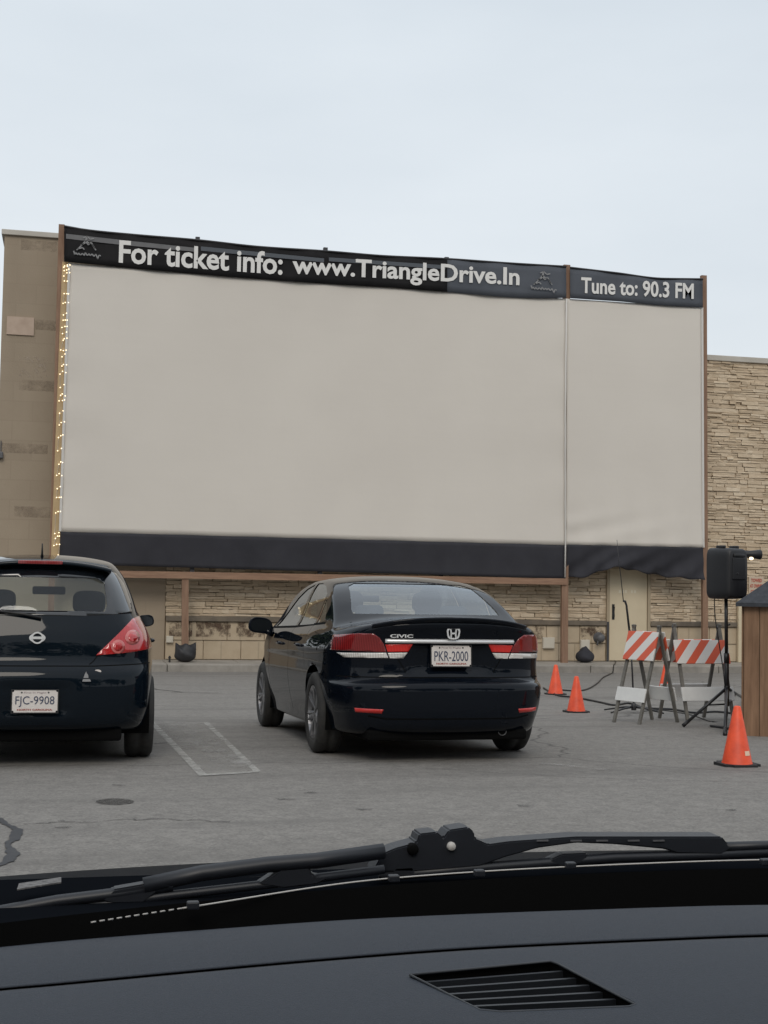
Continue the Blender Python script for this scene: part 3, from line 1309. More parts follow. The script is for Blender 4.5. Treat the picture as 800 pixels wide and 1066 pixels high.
cloth('skirt', (589.8, 567), (732, 570), (731.5, 604), (590.2, 601), 'skirt', 60, 14, lambda u, v_: .09 * sin(u * 9 + v_ * 2) * v_ + .045 * sin(u * 27 + v_ * 8) * v_ + .02 * sin(u * 61) * v_ * v_, bot=lambda u: rb(u) + .022 * sin(u * 40) * math.exp(-((u - .5) / .5) ** 4), dy=-.012)
# timber frame
def frame_bar(name, a, b, w, d=.09, material='wood', dy=.08, parent=scr, org=None):
    org = so if org is None else org
    bm = bmesh.new()
    A, B = P(*a, dy) - org, P(*b, dy) - org
    A.y = B.y = Ys + dy - org.y
    bar(bm, A, B, w, d, side=(1, 0, 0) if abs((B - A).z) > abs((B - A).x) else (0, 0, 1))
    return link(name, bm, material, parent)


def gpost(px, py0, dz=WALK_Z - .004):
    """x of pixel on screen plane; returns base at pavement"""
    q = P(px, py0)
    return q


def post(name, px, pyt, pxb, w, top_cap=False, material='wood', dy=.08):
    A = onY(px, pyt, Ys + dy)
    B = onY(pxb, 680, Ys + dy)
    B.z = WALK_Z - .004
    B.y = A.y = Ys + dy
    bm = bmesh.new()
    bar(bm, B - so, A - so, w, .09, side=(1, 0, 0))
    o_ = link(name, bm, material, scr)
    return A


post('post', 64.5, 234, 52, .12)
post('post', 193, 600, 193, .14, dy=.06)
post('post', 590, 276, 587.5, .15, dy=.07)
post('post', 732.5, 287, 734, .13)
post('post', 333.5, 600, 333.5, .13, dy=.06)
for px_, py_ in ((206, 247), (339, 258), (465, 268)):
    A = onY(px_, py_, Ys + .1)
    B = onY(px_ - 6, 600, Ys + .1)
    B.y = A.y
    bm = bmesh.new()
    bar(bm, B - so, A - so, .09, .09, side=(1, 0, 0))
    link('post', bm, 'darkcap', scr)
frame_bar('bottom_beam', (55, 596.5), (590, 605.5), .14, .1, 'woodh', .04)
frame_bar('rail', (66, 262), (590, 300), .1, .06, 'woodh', .12)
frame_bar('rail', (592, 300), (731, 312), .1, .06, 'woodh', .12)
# rear braces
for px_ in (64.5, 206, 339, 465, 590, 732):
    A = onY(px_, 420, Ys + .14) - so
    B = Vector((A.x, Yw - .06 - so.y, 0))
    bm = bmesh.new()
    bar(bm, A, Vector((A.x, Yw - .05 - so.y, A.z + .0)), .08, .08, side=(1, 0, 0))
    link('wall_tie', bm, 'wood', scr)
# left return board with fairy lights
bm = bmesh.new()
pts = [P(65, 272), P(73, 273), P(62, 587), P(53, 587)]
prism(bm, [Vector((q.x, Ys + .02, q.z)) - so for q in pts], (0, .03, 0))
link('edge_board', bm, 'osb', scr)
# seam cord
bm = bmesh.new()
q = [P(590, 311, -.03), P(588.5, 440, -.03), P(588.8, 567, -.03), P(588.3, 601, -.03)]
for v_ in q:
    v_.y = Ys - .035
tube(bm, [v_ - so for v_ in q], .018, 6)
link('seam_cord', bm, 'cord', scr, True)
# side hem edge
for (a_, b_) in (((72.3, 274), (62.8, 553)), ((731, 320), (732.3, 570))):
    bm = bmesh.new()
    A, B = P(*a_), P(*b_)
    A.y = B.y = Ys - .012
    bar(bm, A - so, B - so, .05, .012, side=(1, 0, 0))
    link('hem', bm, 'cord', scr)

# fairy lights
fl = empty('fairy_lights', P(58, 587))
tag(fl, 'strand of tiny warm fairy lights strung down the left edge of the screen', 'string lights')
fo = Vector(fl.location)
bm = bmesh.new()
rows = [275, 277, 281, 285, 292, 305, 314, 327, 333, 340, 347, 352, 364, 369, 379, 387, 401, 411, 417, 428, 440, 453, 467, 481, 494, 507, 517, 532, 554, 558, 566, 577]
path = []
nb = 0
rb_ = random.Random(5)
bulbs = []
for i, yy in enumerate(rows):
    xl = 66 - (yy - 273) / 314 * 11.5
    sel = (.8, 3.4, 6.2) if yy < 290 or i % 3 == 0 else ((1.2, 5.0) if i % 3 == 1 else (2.0, 4.0, 6.4))
    rowp = []
    for dx in sel:
        q = P(xl + dx + rb_.uniform(-.6, .6) + .6, yy + rb_.uniform(-1.2, 1.2) + (1.5 if dx < 3 else 0))
        q.y = Ys - .015
        rowp.append(q - fo)
    if i % 2:
        rowp = rowp[::-1]
    bulbs += rowp
    path += rowp
tube(bm, path, .004, 4)
link('wire', bm, 'cord', fl)
bmb = bmesh.new()
bmesh.ops.create_icosphere(bmb, subdivisions=1, radius=.0125)
bme = bpy.data.meshes.new('bulb')
bmb.to_mesh(bme)
bmb.free()
bme.materials.append(M['bulb'])
for q in bulbs[:99]:
    ob = bpy.data.objects.new('bulb', bme)
    COL.objects.link(ob)
    ob.parent = fl
    ob.location = q


# banners
def banner(name, label, segs_t, segs_b, mats, group='banners along the top of the screen'):
    """segs_t/segs_b: top and bottom edge pixel polylines with same x spans; mats: list of (x_from, x_to, material)"""
    root = empty(name, P(*segs_b[0]))
    ro = Vector(root.location)
    tag(root, label, 'banner', group)

    def edge(tab, x):
        return interp(tab, x)
    for (x0_, x1_, mt, nm) in mats:
        n = max(4, int((x1_ - x0_) / 6))
        bm = bmesh.new()

        def fn(u, v_):
            x = lerp(x0_, x1_, u)
            q = P(x, lerp(edge(segs_t, x), edge(segs_b, x), v_))
            q.y = Ys - .05 + .012 * sin(x * .13 + v_ * 2) * (1 - v_ * .5)
            return q - ro
        sheet(bm, fn, n, 5)
        bmesh.ops.recalc_face_normals(bm, faces=bm.faces[:])
        bmesh.ops.solidify(bm, geom=bm.faces[:], thickness=.004)
        link(nm, bm, mt, root, True)
    # dark hem cord on top
    bm = bmesh.new()
    xs = [lerp(segs_t[0][0], segs_t[-1][0], k / 60) for k in range(61)]
    pts_ = []
    for x in xs:
        q = P(x, edge(segs_t, x))
        q.y = Ys - .05
        pts_.append(q - ro)
    tube(bm, pts_, .022, 6)
    link('top_cord', bm, 'blackm', root, True)
    return root, ro


topm = [(67, 236), (90, 240), (140, 245), (206, 250.5), (270, 257.5), (339, 262), (400, 267), (465, 270), (530, 274.5), (589, 278)]
botm = [(67, 273), (140, 280), (206, 286), (339, 296), (400, 299.5), (465, 304.5), (540, 310.5), (560, 311), (589, 310.5)]
b1, b1o = banner('ticket_banner', 'long black and slate banner reading For ticket info across the top of the screen', topm, botm,
                 [(67, 465, 'banner_black', 'black_panel'), (465, 589, 'banner_grey', 'slate_panel')])
topr = [(593, 279), (640, 284.5), (690, 290.5), (731, 291)]
botr = [(593, 311), (640, 314), (690, 318.5), (731, 320.5)]
b2, b2o = banner('radio_banner', 'short slate banner reading Tune to 90.3 FM at the right end of the screen', topr, botr, [(593, 731, 'banner_grey', 'slate_panel')])


def strip_on(root, ro, tab0, tab1, x0_, x1_, material, name='strip', yo=.058):
    bm = bmesh.new()

    def fn(u, v_):
        x = lerp(x0_, x1_, u)
        q = P(x, lerp(interp(tab0, x), interp(tab1, x), v_))
        q.y = Ys - yo - .012
        return q - ro
    sheet(bm, fn, 24, 1)
    bmesh.ops.recalc_face_normals(bm, faces=bm.faces[:])
    bmesh.ops.solidify(bm, geom=bm.faces[:], thickness=.003)
    return link(name, bm, material, root)


def off(tab, d):
    return [(x, y + d) for x, y in tab]


strip_on(b1, b1o, [(67, 244), (130, 251), (205, 259)], [(67, 249), (130, 256), (205, 263)], 69, 204, 'strip')
strip_on(b1, b1o, [(206, 257), (339, 270)], [(206, 261.5), (339, 274)], 209, 337, 'strip2')
strip_on(b1, b1o, [(339, 268.5), (465, 277)], [(339, 272.5), (465, 281)], 342, 463, 'strip2')


def banner_text(root, ro, body, p0, p1, h, material='letter'):
    """text from pixel p0 (left middle) to p1 (right middle); h in px"""
    A, B = P(*p0), P(*p1)
    wd = (B.x - A.x)
    sh = (B.z - A.z) / wd
    tx = textmesh('lettering', body, .3, material, root, offset=.0075, extrude=.001)
    hh = abs(P(p0[0], p0[1] - h / 2).z - P(p0[0], p0[1] + h / 2).z)
    c_ = (A + B) / 2 - ro
    stand_text(tx, (c_.x, Ys - .072 - ro.y, c_.z), wd, hh, shear=sh)
    return tx


banner_text(b1, b1o, 'For ticket info:', (124, 262.5), (294, 275.5), 24)
banner_text(b1, b1o, 'www.TriangleDrive.In', (304, 279), (540, 291.5), 24.5)
banner_text(b2, b2o, 'Tune to: 90.3 FM', (604, 297.5), (721, 304), 17)


def ribbon(root, ro, strokes, w, yo=.09, material='emblem', name='emblem'):
    bm = bmesh.new()
    for st_ in strokes:
        pts_ = []
        for p in st_:
            q = P(*p)
            q.y = Ys - yo
            pts_.append(q - ro)
        for a, b in zip(pts_, pts_[1:]):
            if (b - a).length > 1e-4:
                bar(bm, a, b, .004, w, side=(0, 1, 0))
    return link(name, bm, material, root)


def emblem(root, ro, cx, cy, s):
    """winged peak mark with a scribbled script line below"""
    def T(l):
        return [(cx + x * s, cy + y * s + x * s * .06) for x, y in l]
    st_ = [T([(-11, 4), (-6, -1), (-2, -6), (1, -2), (4, -5), (9, 3)]), T([(-7, -1), (-2, -4), (0, -9)]), T([(-4, -9), (0, -11), (3, -8), (7, -9)]), T([(0, -11), (-2, -7), (3, -3)]), T([(-10, 3), (-5, 1), (-3, 3)]), T([(5, -3), (8, 2)])]
    st_.append(T([(-14, 5), (-13, 9), (-12, 6.5), (-10, 9), (-9, 7), (-7, 9), (-5, 7), (-3, 9.3), (-2, 6), (0, 9), (2, 7), (3, 9), (5, 7), (7, 9.5), (9, 7), (11, 12), (12, 8), (14, 8.5)]))
    ribbon(root, ro, st_, .022)


emblem(b1, b1o, 91, 258, 1.0)
emblem(b1, b1o, 565, 294, .95)

# sack leaning on the post, dark heap by the wall


def lump(name, pix_base, w, d, h, material, label, cat, horns=False, seed=1, Y=None):
    q = onY(*pix_base, Y)
    q.z = WALK_Z - .004
    bm = bmesh.new()
    bmesh.ops.create_icosphere(bm, subdivisions=4, radius=1)
    rr = random.Random(seed)
    ph = [rr.uniform(0, 6) for _ in range(6)]
    for v_ in bm.verts:
        c_ = v_.co.copy()
        k = 1 + .07 * sin(c_.x * 4 + ph[0]) * sin(c_.y * 4 + ph[1]) + .04 * sin(c_.z * 6 + ph[2] + c_.x * 4)
        x, y, z = c_.x * w / 2 * k, c_.y * d / 2 * k, (c_.z * .5 + .5) * h * k
        if not horns:
            f = 1 - .75 * max(0, z / h)
            x *= f + .12
            y *= f + .1
        else:
            x *= 1 - .25 * (z / h)
            if z > .6 * h:
                z += .09 * (abs(x) / (w * .35)) ** 3
        v_.co = Vector((x, y, max(z, 0)))
    return tag(link(name, bm, material, None, True, q), label, cat)


lump('sack', (193, 686), .5, .35, .36, 'bag', 'black sack slumped on the pavement at the foot of the brown post', 'sack', True, 3, Ys - .25)
lump('tarpaulin_heap', (609, 686), .52, .5, .36, 'skirt', 'dark crumpled heap of cloth on pavement below the pale box', 'tarpaulin', False, 5, Yw - .45)
# short stake by the kerb
q = onG(176.5, 697)
bm = bmesh.new()
tube(bm, [(0, 0, -.02), (0, 0, .28)], .02, 8)
tube(bm, [(-.03, 0, .24), (.03, 0, .24)], .012, 6)
tag(link('stake', bm, 'blackm', None, False, q), 'short dark stake standing at the kerb near the hatchback', 'stake')

# ================================================================== CARS
def place_car(name, px, py, yaw, slope=True, depthY=None):
    q = onG(px, py) if depthY is None else Vector((px, depthY, gz(depthY)))
    r = empty(name, q, yaw, SLOPE if slope else 0)
    return r


def at_depth(px, py, D):
    return CAM + ray(px, py) * D   # D = distance along the lens axis


# ---- sedan
sp = dict(
    rear=[(.16, .20), (.06, .25), (.015, .36), (.0, .50), (.004, .58), (.05, .605), (.105, .635), (.105, .78), (.085, .88), (.05, .96), (.015, 1.015), (.03, 1.045)],
    front=[(4.40, .19), (4.50, .24), (4.54, .40), (4.54, .55), (4.52, .62), (4.50, .66), (4.47, .70), (4.44, .73), (4.40, .76), (4.36, .785), (4.32, .80), (4.28, .815)],
    bow=[(0, 0), (.4, .012), (.65, .045), (.82, .10), (.93, .16), (1, .24)],
    plan=[(.0, .70), (.20, .752), (.28, .785), (.36, .81), (.5, .84), (.8, .866), (1.2, .8775), (5, .8775)],
    planf=[(0, .60), (.3, .72), (.6, .81), (1.0, .865), (1.5, .8775), (5, .8775)],
    sec=[(.18, -.06), (.28, -.05), (.40, -.022), (.55, -.004), (.62, 0), (.72, -.006), (.80, 0), (.90, -.018), (.96, -.05), (1.02, -.10), (1.10, -.135), (1.25, -.195), (1.36, -.26), (1.40, -.30), (1.45, -.34)],
    crown=[(0, .06), (.3, .075), (.6, .09), (1.2, .05), (2, .04), (3, .04), (3.6, .08), (4.5, .1)],
    top=[(.0, 1.04), (.03, 1.045), (.10, 1.055), (.3, 1.06), (.5, 1.065), (.60, 1.08), (.75, 1.14), (1.0, 1.25), (1.3, 1.352), (1.6, 1.408), (2.0, 1.435), (2.35, 1.43), (2.7, 1.385), (3.1, 1.24), (3.45, 1.08), (3.62, 1.0), (3.8, .965), (4.1, .90), (4.3, .81), (4.54, .7)],
    wheels=(1.0, 3.67), wr=.318, track=.775, smooth=3)
SED_Q = at_depth(470, 683, 10.0)
sed = empty('sedan', (0, 0, 0), R(.6), SLOPE)
tag(sed, 'glossy black four door sedan parked in the middle, facing the screen', 'car', 'parked cars facing the screen')
bm = car_shell(sp)
REAR = lambda c_: c_.y < .62
both = lambda pl: (pl, mirror(pl))
parts = []
# rear window, side windows, windscreen
gl = lift(bm, cut(bm, [(-.60, 1.095), (.60, 1.095), (.60, 1.13), (.525, 1.325), (.46, 1.352), (-.46, 1.352), (-.525, 1.325), (-.60, 1.13)], 'y', lambda c_: c_.y < 1.9 and c_.z > 1.06), -.004)
link('rear_window', gl, 'glass_rear', sed, True)
wsx = [(-.62, 1.02), (.62, 1.02), (.50, 1.36), (-.50, 1.36)]
link('windscreen', lift(bm, cut(bm, wsx, 'y', lambda c_: c_.y > 2.6 and c_.z > .99), -.004), 'glass', sed, True)
SIDEF = lambda c_: abs(c_.x) > .4 and c_.z > .9
dlo = [[(2.20, .995), (3.22, .985), (3.0, 1.10), (2.72, 1.245), (2.50, 1.325), (2.24, 1.362)],
       [(1.42, 1.01), (2.11, .997), (2.14, 1.365), (1.92, 1.362), (1.66, 1.33), (1.42, 1.262)],
       [(1.06, 1.035), (1.36, 1.015), (1.36, 1.24), (1.20, 1.15)]]
for pl in dlo:
    fs = cut(bm, pl, 'x', SIDEF)
    for s in (-1, 1):
        f2 = [f for f in fs if f.is_valid and f.calc_center_median().x * s > 0]
        link('side_window', lift(bm, f2, -.006), 'glass_dark', sed, True)
# tail lamps
outer = [(.505, .866), (.54, .915), (.585, .945), (.68, .947), (.95, .912), (.95, .878), (.84, .818), (.485, .812)]
clearo = [(.486, .806), (.80, .80), (.76, .767), (.468, .767)]
inner = [(.295, .872), (.497, .866), (.475, .812), (.325, .815)]
cleari = [(.33, .808), (.474, .805), (.458, .766), (.36, .766)]
for pl, mt, nm in ((outer, 'lamp_dark', 'tail_lamp'), (clearo, 'lamp_clear', 'reversing_lamp'), (inner, 'lamp_red', 'tail_lamp'), (cleari, 'lamp_clear', 'reversing_lamp')):
    for s, q in zip((1, -1), both(pl)):
        yl = .52 if nm == 'tail_lamp' and mt == 'lamp_dark' else .45
        fs = cut(bm, q, 'y', lambda c_: c_.y < yl and c_.z > .7)
        link(nm, lift(bm, fs, .004, .01, keep=True), mt, sed, True)
# reflectors in the bumper
for q in both([(.53, .365), (.70, .37), (.71, .40), (.52, .395)]):
    fs = cut(bm, q, 'y', lambda c_: c_.y < .4)
    link('reflector', lift(bm, fs, .003, .006, keep=True), 'reflector', sed, True)
# panel gaps
paint(bm, stroke([(-.80, .625), (-.3, .625), (.3, .625), (.80, .625)], .008), 'y', lambda c_: c_.y < .5, 1)
for q in both([(.40, .76), (.36, .70), (.34, .665)]):
    paint(bm, stroke(q, .007), 'y', lambda c_: c_.y < .4, 1)
paint(bm, stroke([(-.62, .345), (-.5, .325), (.5, .325), (.62, .345)], .012), 'y', lambda c_: c_.y < .4, 1)
paint(bm, stroke([(2.15, 1.38), (2.15, .99), (2.13, .55), (2.1, .28)], .009), 'x', lambda c_: abs(c_.x) > .4, 1)
paint(bm, stroke([(3.25, .98), (3.22, .6), (3.1, .28)], .009), 'x', lambda c_: abs(c_.x) > .4, 1)
paint(bm, stroke([(1.38, 1.0), (1.42, .85), (1.36, .66)], .009), 'x', lambda c_: abs(c_.x) > .4, 1)
# black window surround
paint(bm, stroke([(1.0, 1.02), (2.15, .985), (3.3, .972)], .02), 'x', SIDEF, 1)
common_parts(sed, bm, sp, 'paint_sedan')
# plate pocket: push the lid skin in a little between the lamps
for v_ in bm.verts:
    if v_.co.y < .3 and v_.co.z < 1.0:
        a = 1 - min(1, max(0, (abs(v_.co.x) - .24) / .08))
        b = min(1, max(0, (v_.co.z - .655) / .03)) * (1 - min(1, max(0, (v_.co.z - .862) / .02)))
        v_.co.y += .03 * a * b
finish_body(sed, bm, ['paint_sedan', 'black'])
# spoiler lip
bm = bmesh.new()
prev = None
for i in range(-24, 25):
    u = i / 24
    x = .60 * u
    yb = interp(sp['bow'], abs(u) * .86)
    zz = 1.05 - .055 * abs(u) ** 2.6
    sec_ = [(.20, zz - .004), (.09, zz + .012), (.0, zz + .022), (-.03, zz + .02), (-.034, zz + .008), (.015, zz - .02), (.06, zz - .03), (.2, zz - .03)]
    cur = [bm.verts.new((x, yb + y * (1 - .3 * abs(u) ** 6) + .01, z)) for y, z in sec_]
    if prev:
        for k in range(len(cur)):
            bm.faces.new((prev[k], prev[(k + 1) % len(cur)], cur[(k + 1) % len(cur)], cur[k]))
    else:
        bm.faces.new(cur)
    prev = cur
bm.faces.new(prev[::-1])
bmesh.ops.recalc_face_normals(bm, faces=bm.faces[:])
link('spoiler', bm, 'paint_sedan', sed, True)
# chrome bar following the lid
bm = bmesh.new()
prev = None
for i in range(-24, 25):
    u = i / 24
    x = .50 * u
    yb = interp(sp['bow'], abs(x) / .74) + .085
    z = .893
    cur = [bm.verts.new((x, yb + a, z + b)) for a, b in ((.0, -.017), (-.022, -.015), (-.028, 0), (-.018, .016), (0, .017))]
    if prev:
        for k in range(5):
            bm.faces.new((prev[k], prev[(k + 1) % 5], cur[(k + 1) % 5], cur[k]))
    else:
        bm.faces.new(cur)
    prev = cur
bm.faces.new(prev[::-1])
bmesh.ops.recalc_face_normals(bm, faces=bm.faces[:])
link('chrome_bar', bm, 'badge', sed, True)
plate(sed, (0, .09, .786), 'PKR-2000', R(-3))
# emblem: framed letter shape
bm = bmesh.new()
N = 28
def sq(t_, a, b, n=3.2):
    c_, s_ = cos(t_), sin(t_)
    x = a * math.copysign(abs(c_) ** (2 / n), c_)
    z = b * math.copysign(abs(s_) ** (2 / n), s_)
    return x * (1 + .12 * z / b), z
ring = []
for k in range(N):
    t_ = 2 * pi * k / N
    xo, zo = sq(t_, .05, .044)
    xi, zi = sq(t_, .038, .033)
    ring.append([bm.verts.new((x, y, z)) for x, y, z in ((xo, .008, zo), (xo, -.004, zo), (xi, -.004, zi), (xi, .008, zi))])
for k in range(N):
    a, b = ring[k], ring[(k + 1) % N]
    for j in range(4):
        bm.faces.new((a[j], a[(j + 1) % 4], b[(j + 1) % 4], b[j]))
for s in (-1, 1):
    prism(bm, [(s * .014, -.004, -.034), (s * .025, -.004, -.034), (s * .022, -.004, .0), (s * .029, -.004, .034), (s * .017, -.004, .034), (s * .011, -.004, 0)], (0, .01, 0))
box(bm, -.014, .014, -.004, .006, -.006, .006)
bmesh.ops.recalc_face_normals(bm, faces=bm.faces[:])
link('emblem', bm, 'badge', sed, False, (0, .038, .953))
tx = textmesh('model_lettering', 'CIVIC', .1, 'badge', sed, offset=.003, extrude=.003)
stand_text(tx, (-.385, .080, .930), .17, .026)
tx.rotation_euler = (0, 0, R(-11))
# shark fin / exhaust / underbody
bm = bmesh.new()
lathe(bm, [(.03, -.12), (.034, -.12), (.034, .02), (.03, .02), (.03, -.1), (.0001, -.1)], 16, Matrix.Rotation(pi / 2, 4, 'X'))
link('exhaust_tip', bm, 'grey', sed, True, (.42, .16, .225))
bm = bmesh.new()
box(bm, .2, .58, .25, .55, .17, .28, .04)
link('silencer', bm, 'grey', sed, True)
bm = bmesh.new()
box(bm, -.62, .62, .15, 4.3, .16, .24, .02)
link('underbody', bm, 'black', sed)
# interior
for x in (-.36, .36):
    make_seat(sed, x, 2.25, .5, 1.12)
s_ = empty('rear_bench', (0, 1.25, 0))
s_.parent = sed
bm = bmesh.new()
box(bm, -.58, .58, -.08, .08, .45, 1.04, .05)
link('seat_back', bm, 'seat', s_, True)
for x in (-.36, .36):
    bm = bmesh.new()
    box(bm, x - .12, x + .12, -.06, .04, 1.03, 1.17, .04)
    link('headrest', bm, 'seat', s_, True)
bm = bmesh.new()
box(bm, -.66, .66, .62, 1.2, 1.0, 1.03, .01)
link('parcel_shelf', bm, 'interior', sed)
bm = bmesh.new()
box(bm, -.7, .7, 3.0, 3.45, .75, .98, .06)
link('dashboard', bm, 'interior', sed, True)
bm = bmesh.new()
box(bm, -.12, .12, 2.86, 2.89, 1.22, 1.28, .012)
link('rear_view_mirror', bm, 'interior', sed, True)
for s in (-1, 1):
    add_mirror(sed, s * .985, 3.02, .99, s, 'paint_sedan')
for y in (1.62, 2.55):
    for s in (-1, 1):
        bm = bmesh.new()
        tube(bm, [(s * .868, y - .1, .83), (s * .893, y - .07, .835), (s * .893, y + .07, .84), (s * .868, y + .1, .84)], [.01, .014, .014, .01], 8)
        link('door_handle', bm, 'paint_sedan', sed, True)
# third brake lamp under the the rear glass
bm = bmesh.new()
box(bm, -.13, .13, .80, .86, 1.065, 1.085, .006)
link('brake_lamp', bm, 'lamp_dark', sed)
sed_local = Vector((0, .09, .786))
sed.location = (0, 0, 0)
bpy.context.view_layer.update()
off_ = sed.matrix_world @ sed_local
q = SED_Q - off_
sed.location = (q.x, q.y, gz(q.y) + .0)

# ---- hatchback
sp = dict(
    rear=[(.14, .24), (.05, .28), (.01, .40), (.0, .56), (.01, .66), (.05, .70), (.085, .74), (.085, .82), (.10, .92), (.135, 1.02), (.19, 1.15), (.27, 1.30), (.335, 1.40), (.36, 1.45)],
    front=[(4.12, .2), (4.24, .26), (4.29, .42), (4.295, .55), (4.28, .62), (4.26, .66), (4.24, .69), (4.22, .71), (4.20, .73), (4.18, .75), (4.15, .765), (4.12, .775), (4.10, .785), (4.06, .80)],
    bow=[(0, 0), (.4, .01), (.65, .035), (.82, .07), (.93, .12), (1, .19)],
    plan=[(.0, .66), (.16, .735), (.24, .765), (.34, .79), (.5, .815), (.8, .838), (1.2, .8475), (5, .8475)],
    planf=[(0, .58), (.3, .70), (.6, .79), (1.0, .835), (1.5, .8475), (5, .8475)],
    sec=[(.18, -.06), (.28, -.03), (.42, -.005), (.60, 0), (.80, 0), (.90, -.02), (.98, -.055), (1.05, -.095), (1.2, -.15), (1.34, -.21), (1.42, -.265), (1.47, -.31), (1.53, -.36)],
    crown=[(0, .05), (.5, .055), (1.2, .05), (2, .05), (3, .05), (3.5, .08), (4.3, .1)],
    top=[(.0, 1.44), (.36, 1.455), (.5, 1.475), (.9, 1.51), (1.4, 1.535), (1.9, 1.53), (2.3, 1.49), (2.7, 1.38), (3.1, 1.2), (3.4, 1.03), (3.6, .97), (3.9, .90), (4.1, .80), (4.3, .7)],
    wheels=(.78, 3.38), wr=.312, track=.745, smooth=4)
hat = empty('hatchback', (0, 0, 0), R(-.5), SLOPE)
tag(hat, 'black five door hatchback at the left edge, with red lamps and white plate', 'car', 'parked cars facing the screen')
bm = car_shell(sp)
HR = lambda c_: c_.y < .75
glp = [(-.66, 1.075), (-.3, 1.05), (.3, 1.05), (.66, 1.075), (.655, 1.16), (.60, 1.30), (.54, 1.375), (.40, 1.392), (-.40, 1.392), (-.54, 1.375), (-.60, 1.30), (-.655, 1.16)]
inn = [(-.46, 1.085), (.46, 1.085), (.475, 1.13), (.455, 1.29), (.40, 1.325), (-.40, 1.325), (-.455, 1.29), (-.475, 1.13)]
link('rear_window', lift(bm, cut(bm, inn, 'y', HR), -.001), 'glass', hat, True)
fs = cut(bm, glp, 'y', HR)
link('window_surround', lift(bm, fs, .002, .006, keep=True), 'glassblk', hat, True)
link('windscreen', lift(bm, cut(bm, [(-.60, 1.05), (.60, 1.05), (.50, 1.43), (-.50, 1.43)], 'y', lambda c_: c_.y > 2.3 and c_.z > 1.0), -.004), 'glass', hat, True)
dlo = [[(1.98, 1.0), (2.98, .985), (2.75, 1.12), (2.45, 1.27), (2.2, 1.37), (2.0, 1.42)],
       [(1.16, 1.02), (1.9, 1.0), (1.92, 1.43), (1.6, 1.435), (1.3, 1.42), (1.16, 1.38)],
       [(.72, 1.09), (1.08, 1.03), (1.08, 1.37), (.92, 1.33)]]
for pl in dlo:
    fs = cut(bm, pl, 'x', SIDEF)
    for s in (-1, 1):
        f2 = [f for f in fs if f.is_valid and f.calc_center_median().x * s > 0]
        link('side_window', lift(bm, f2, -.006), 'glass_dark', hat, True)
# triangular tail lamps that climb the corner
lamp = [(.405, .775), (.52, .785), (.64, .795), (.90, .835), (.90, .90), (.80, .985), (.715, 1.055), (.66, 1.035), (.57, .94), (.47, .84)]
for s, q in zip((1, -1), both(lamp)):
    fs = cut(bm, q, 'y', lambda c_: c_.y < .62 and c_.z > .7)
    lo_ = link('tail_lamp', lift(bm, fs, .008, .014, keep=True), 'lamp_hatch', hat, True)
    # two round lenses inside the lamp
    for (lx, lz, lr) in ((.655, .90, .052), (.555, .835, .048)):
        pl = circle(s * lx, lz, lr, 20)
        ring_ = cut(bm, pl, 'y', lambda c_: c_.y < .62)
        nbm = lift(bm, ring_, .0125, .004, keep=True)
        l2 = link('round_lens', nbm, 'lamp_pale', lo_, True)
        pl = circle(s * lx, lz, lr * .62, 18)
        nbm = lift(bm, cut(bm, pl, 'y', lambda c_: c_.y < .62), .015, .004, keep=True)
        link('round_lens', nbm, 'lamp_hatch', lo_, True)
paint(bm, stroke([(-.8, .715), (-.4, .70), (.4, .70), (.8, .715)], .008), 'y', lambda c_: c_.y < .5, 1)
for q in both([(.415, .77), (.39, .735), (.36, .71)]):
    paint(bm, stroke(q, .007), 'y', lambda c_: c_.y < .4, 1)
for q in both([(.70, 1.06), (.665, 1.2), (.60, 1.36)]):
    paint(bm, stroke(q, .007), 'y', lambda c_: c_.y < .8, 1)
paint(bm, stroke([(1.94, 1.44), (1.94, .98), (1.92, .28)], .009), 'x', lambda c_: abs(c_.x) > .4, 1)
common_parts(hat, bm, sp, 'paint_hatch')
for v_ in bm.verts:      # plate pocket in the bumper
    if v_.co.y < .3:
        a = 1 - min(1, max(0, (abs(v_.co.x) - .20) / .06))
        b = min(1, max(0, (v_.co.z - .36) / .02)) * (1 - min(1, max(0, (v_.co.z - .56) / .03)))
        v_.co.y += .02 * a * b
finish_body(hat, bm, ['paint_hatch', 'black'])
# roof spoiler with brake lamp
bm = bmesh.new()
prev = None
for i in range(-20, 21):
    u = i / 20
    x = .50 * u
    zz = 1.455 - .05 * abs(u) ** 2.5
    sec_ = [(.62, zz + .01), (.45, zz + .004), (.30, zz - .008), (.265, zz - .02), (.27, zz - .035), (.35, zz - .04), (.62, zz - .03)]
    cur = [bm.verts.new((x, y + .06 * u * u, z)) for y, z in sec_]
    if prev:
        for k in range(len(cur)):
            bm.faces.new((prev[k], prev[(k + 1) % len(cur)], cur[(k + 1) % len(cur)], cur[k]))
    else:
        bm.faces.new(cur)
    prev = cur
bm.faces.new(prev[::-1])
bmesh.ops.recalc_face_normals(bm, faces=bm.faces[:])
link('roof_spoiler', bm, 'paint_hatch', hat, True)
bm = bmesh.new()
box(bm, -.155, .155, .255, .30, 1.418, 1.445, .006)
link('brake_lamp', bm, 'lamp_dark', hat)
bm = bmesh.new()
tube(bm, [(0, .66, 1.48), (0, .64, 1.51), (0, .60, 1.585)], [.014, .008, .004], 8)
link('aerial', bm, 'trim', hat, True)
plate(hat, (0, .002, .459), 'FJC-9908', R(-2))
bm = bmesh.new()
N = 36
ring = []
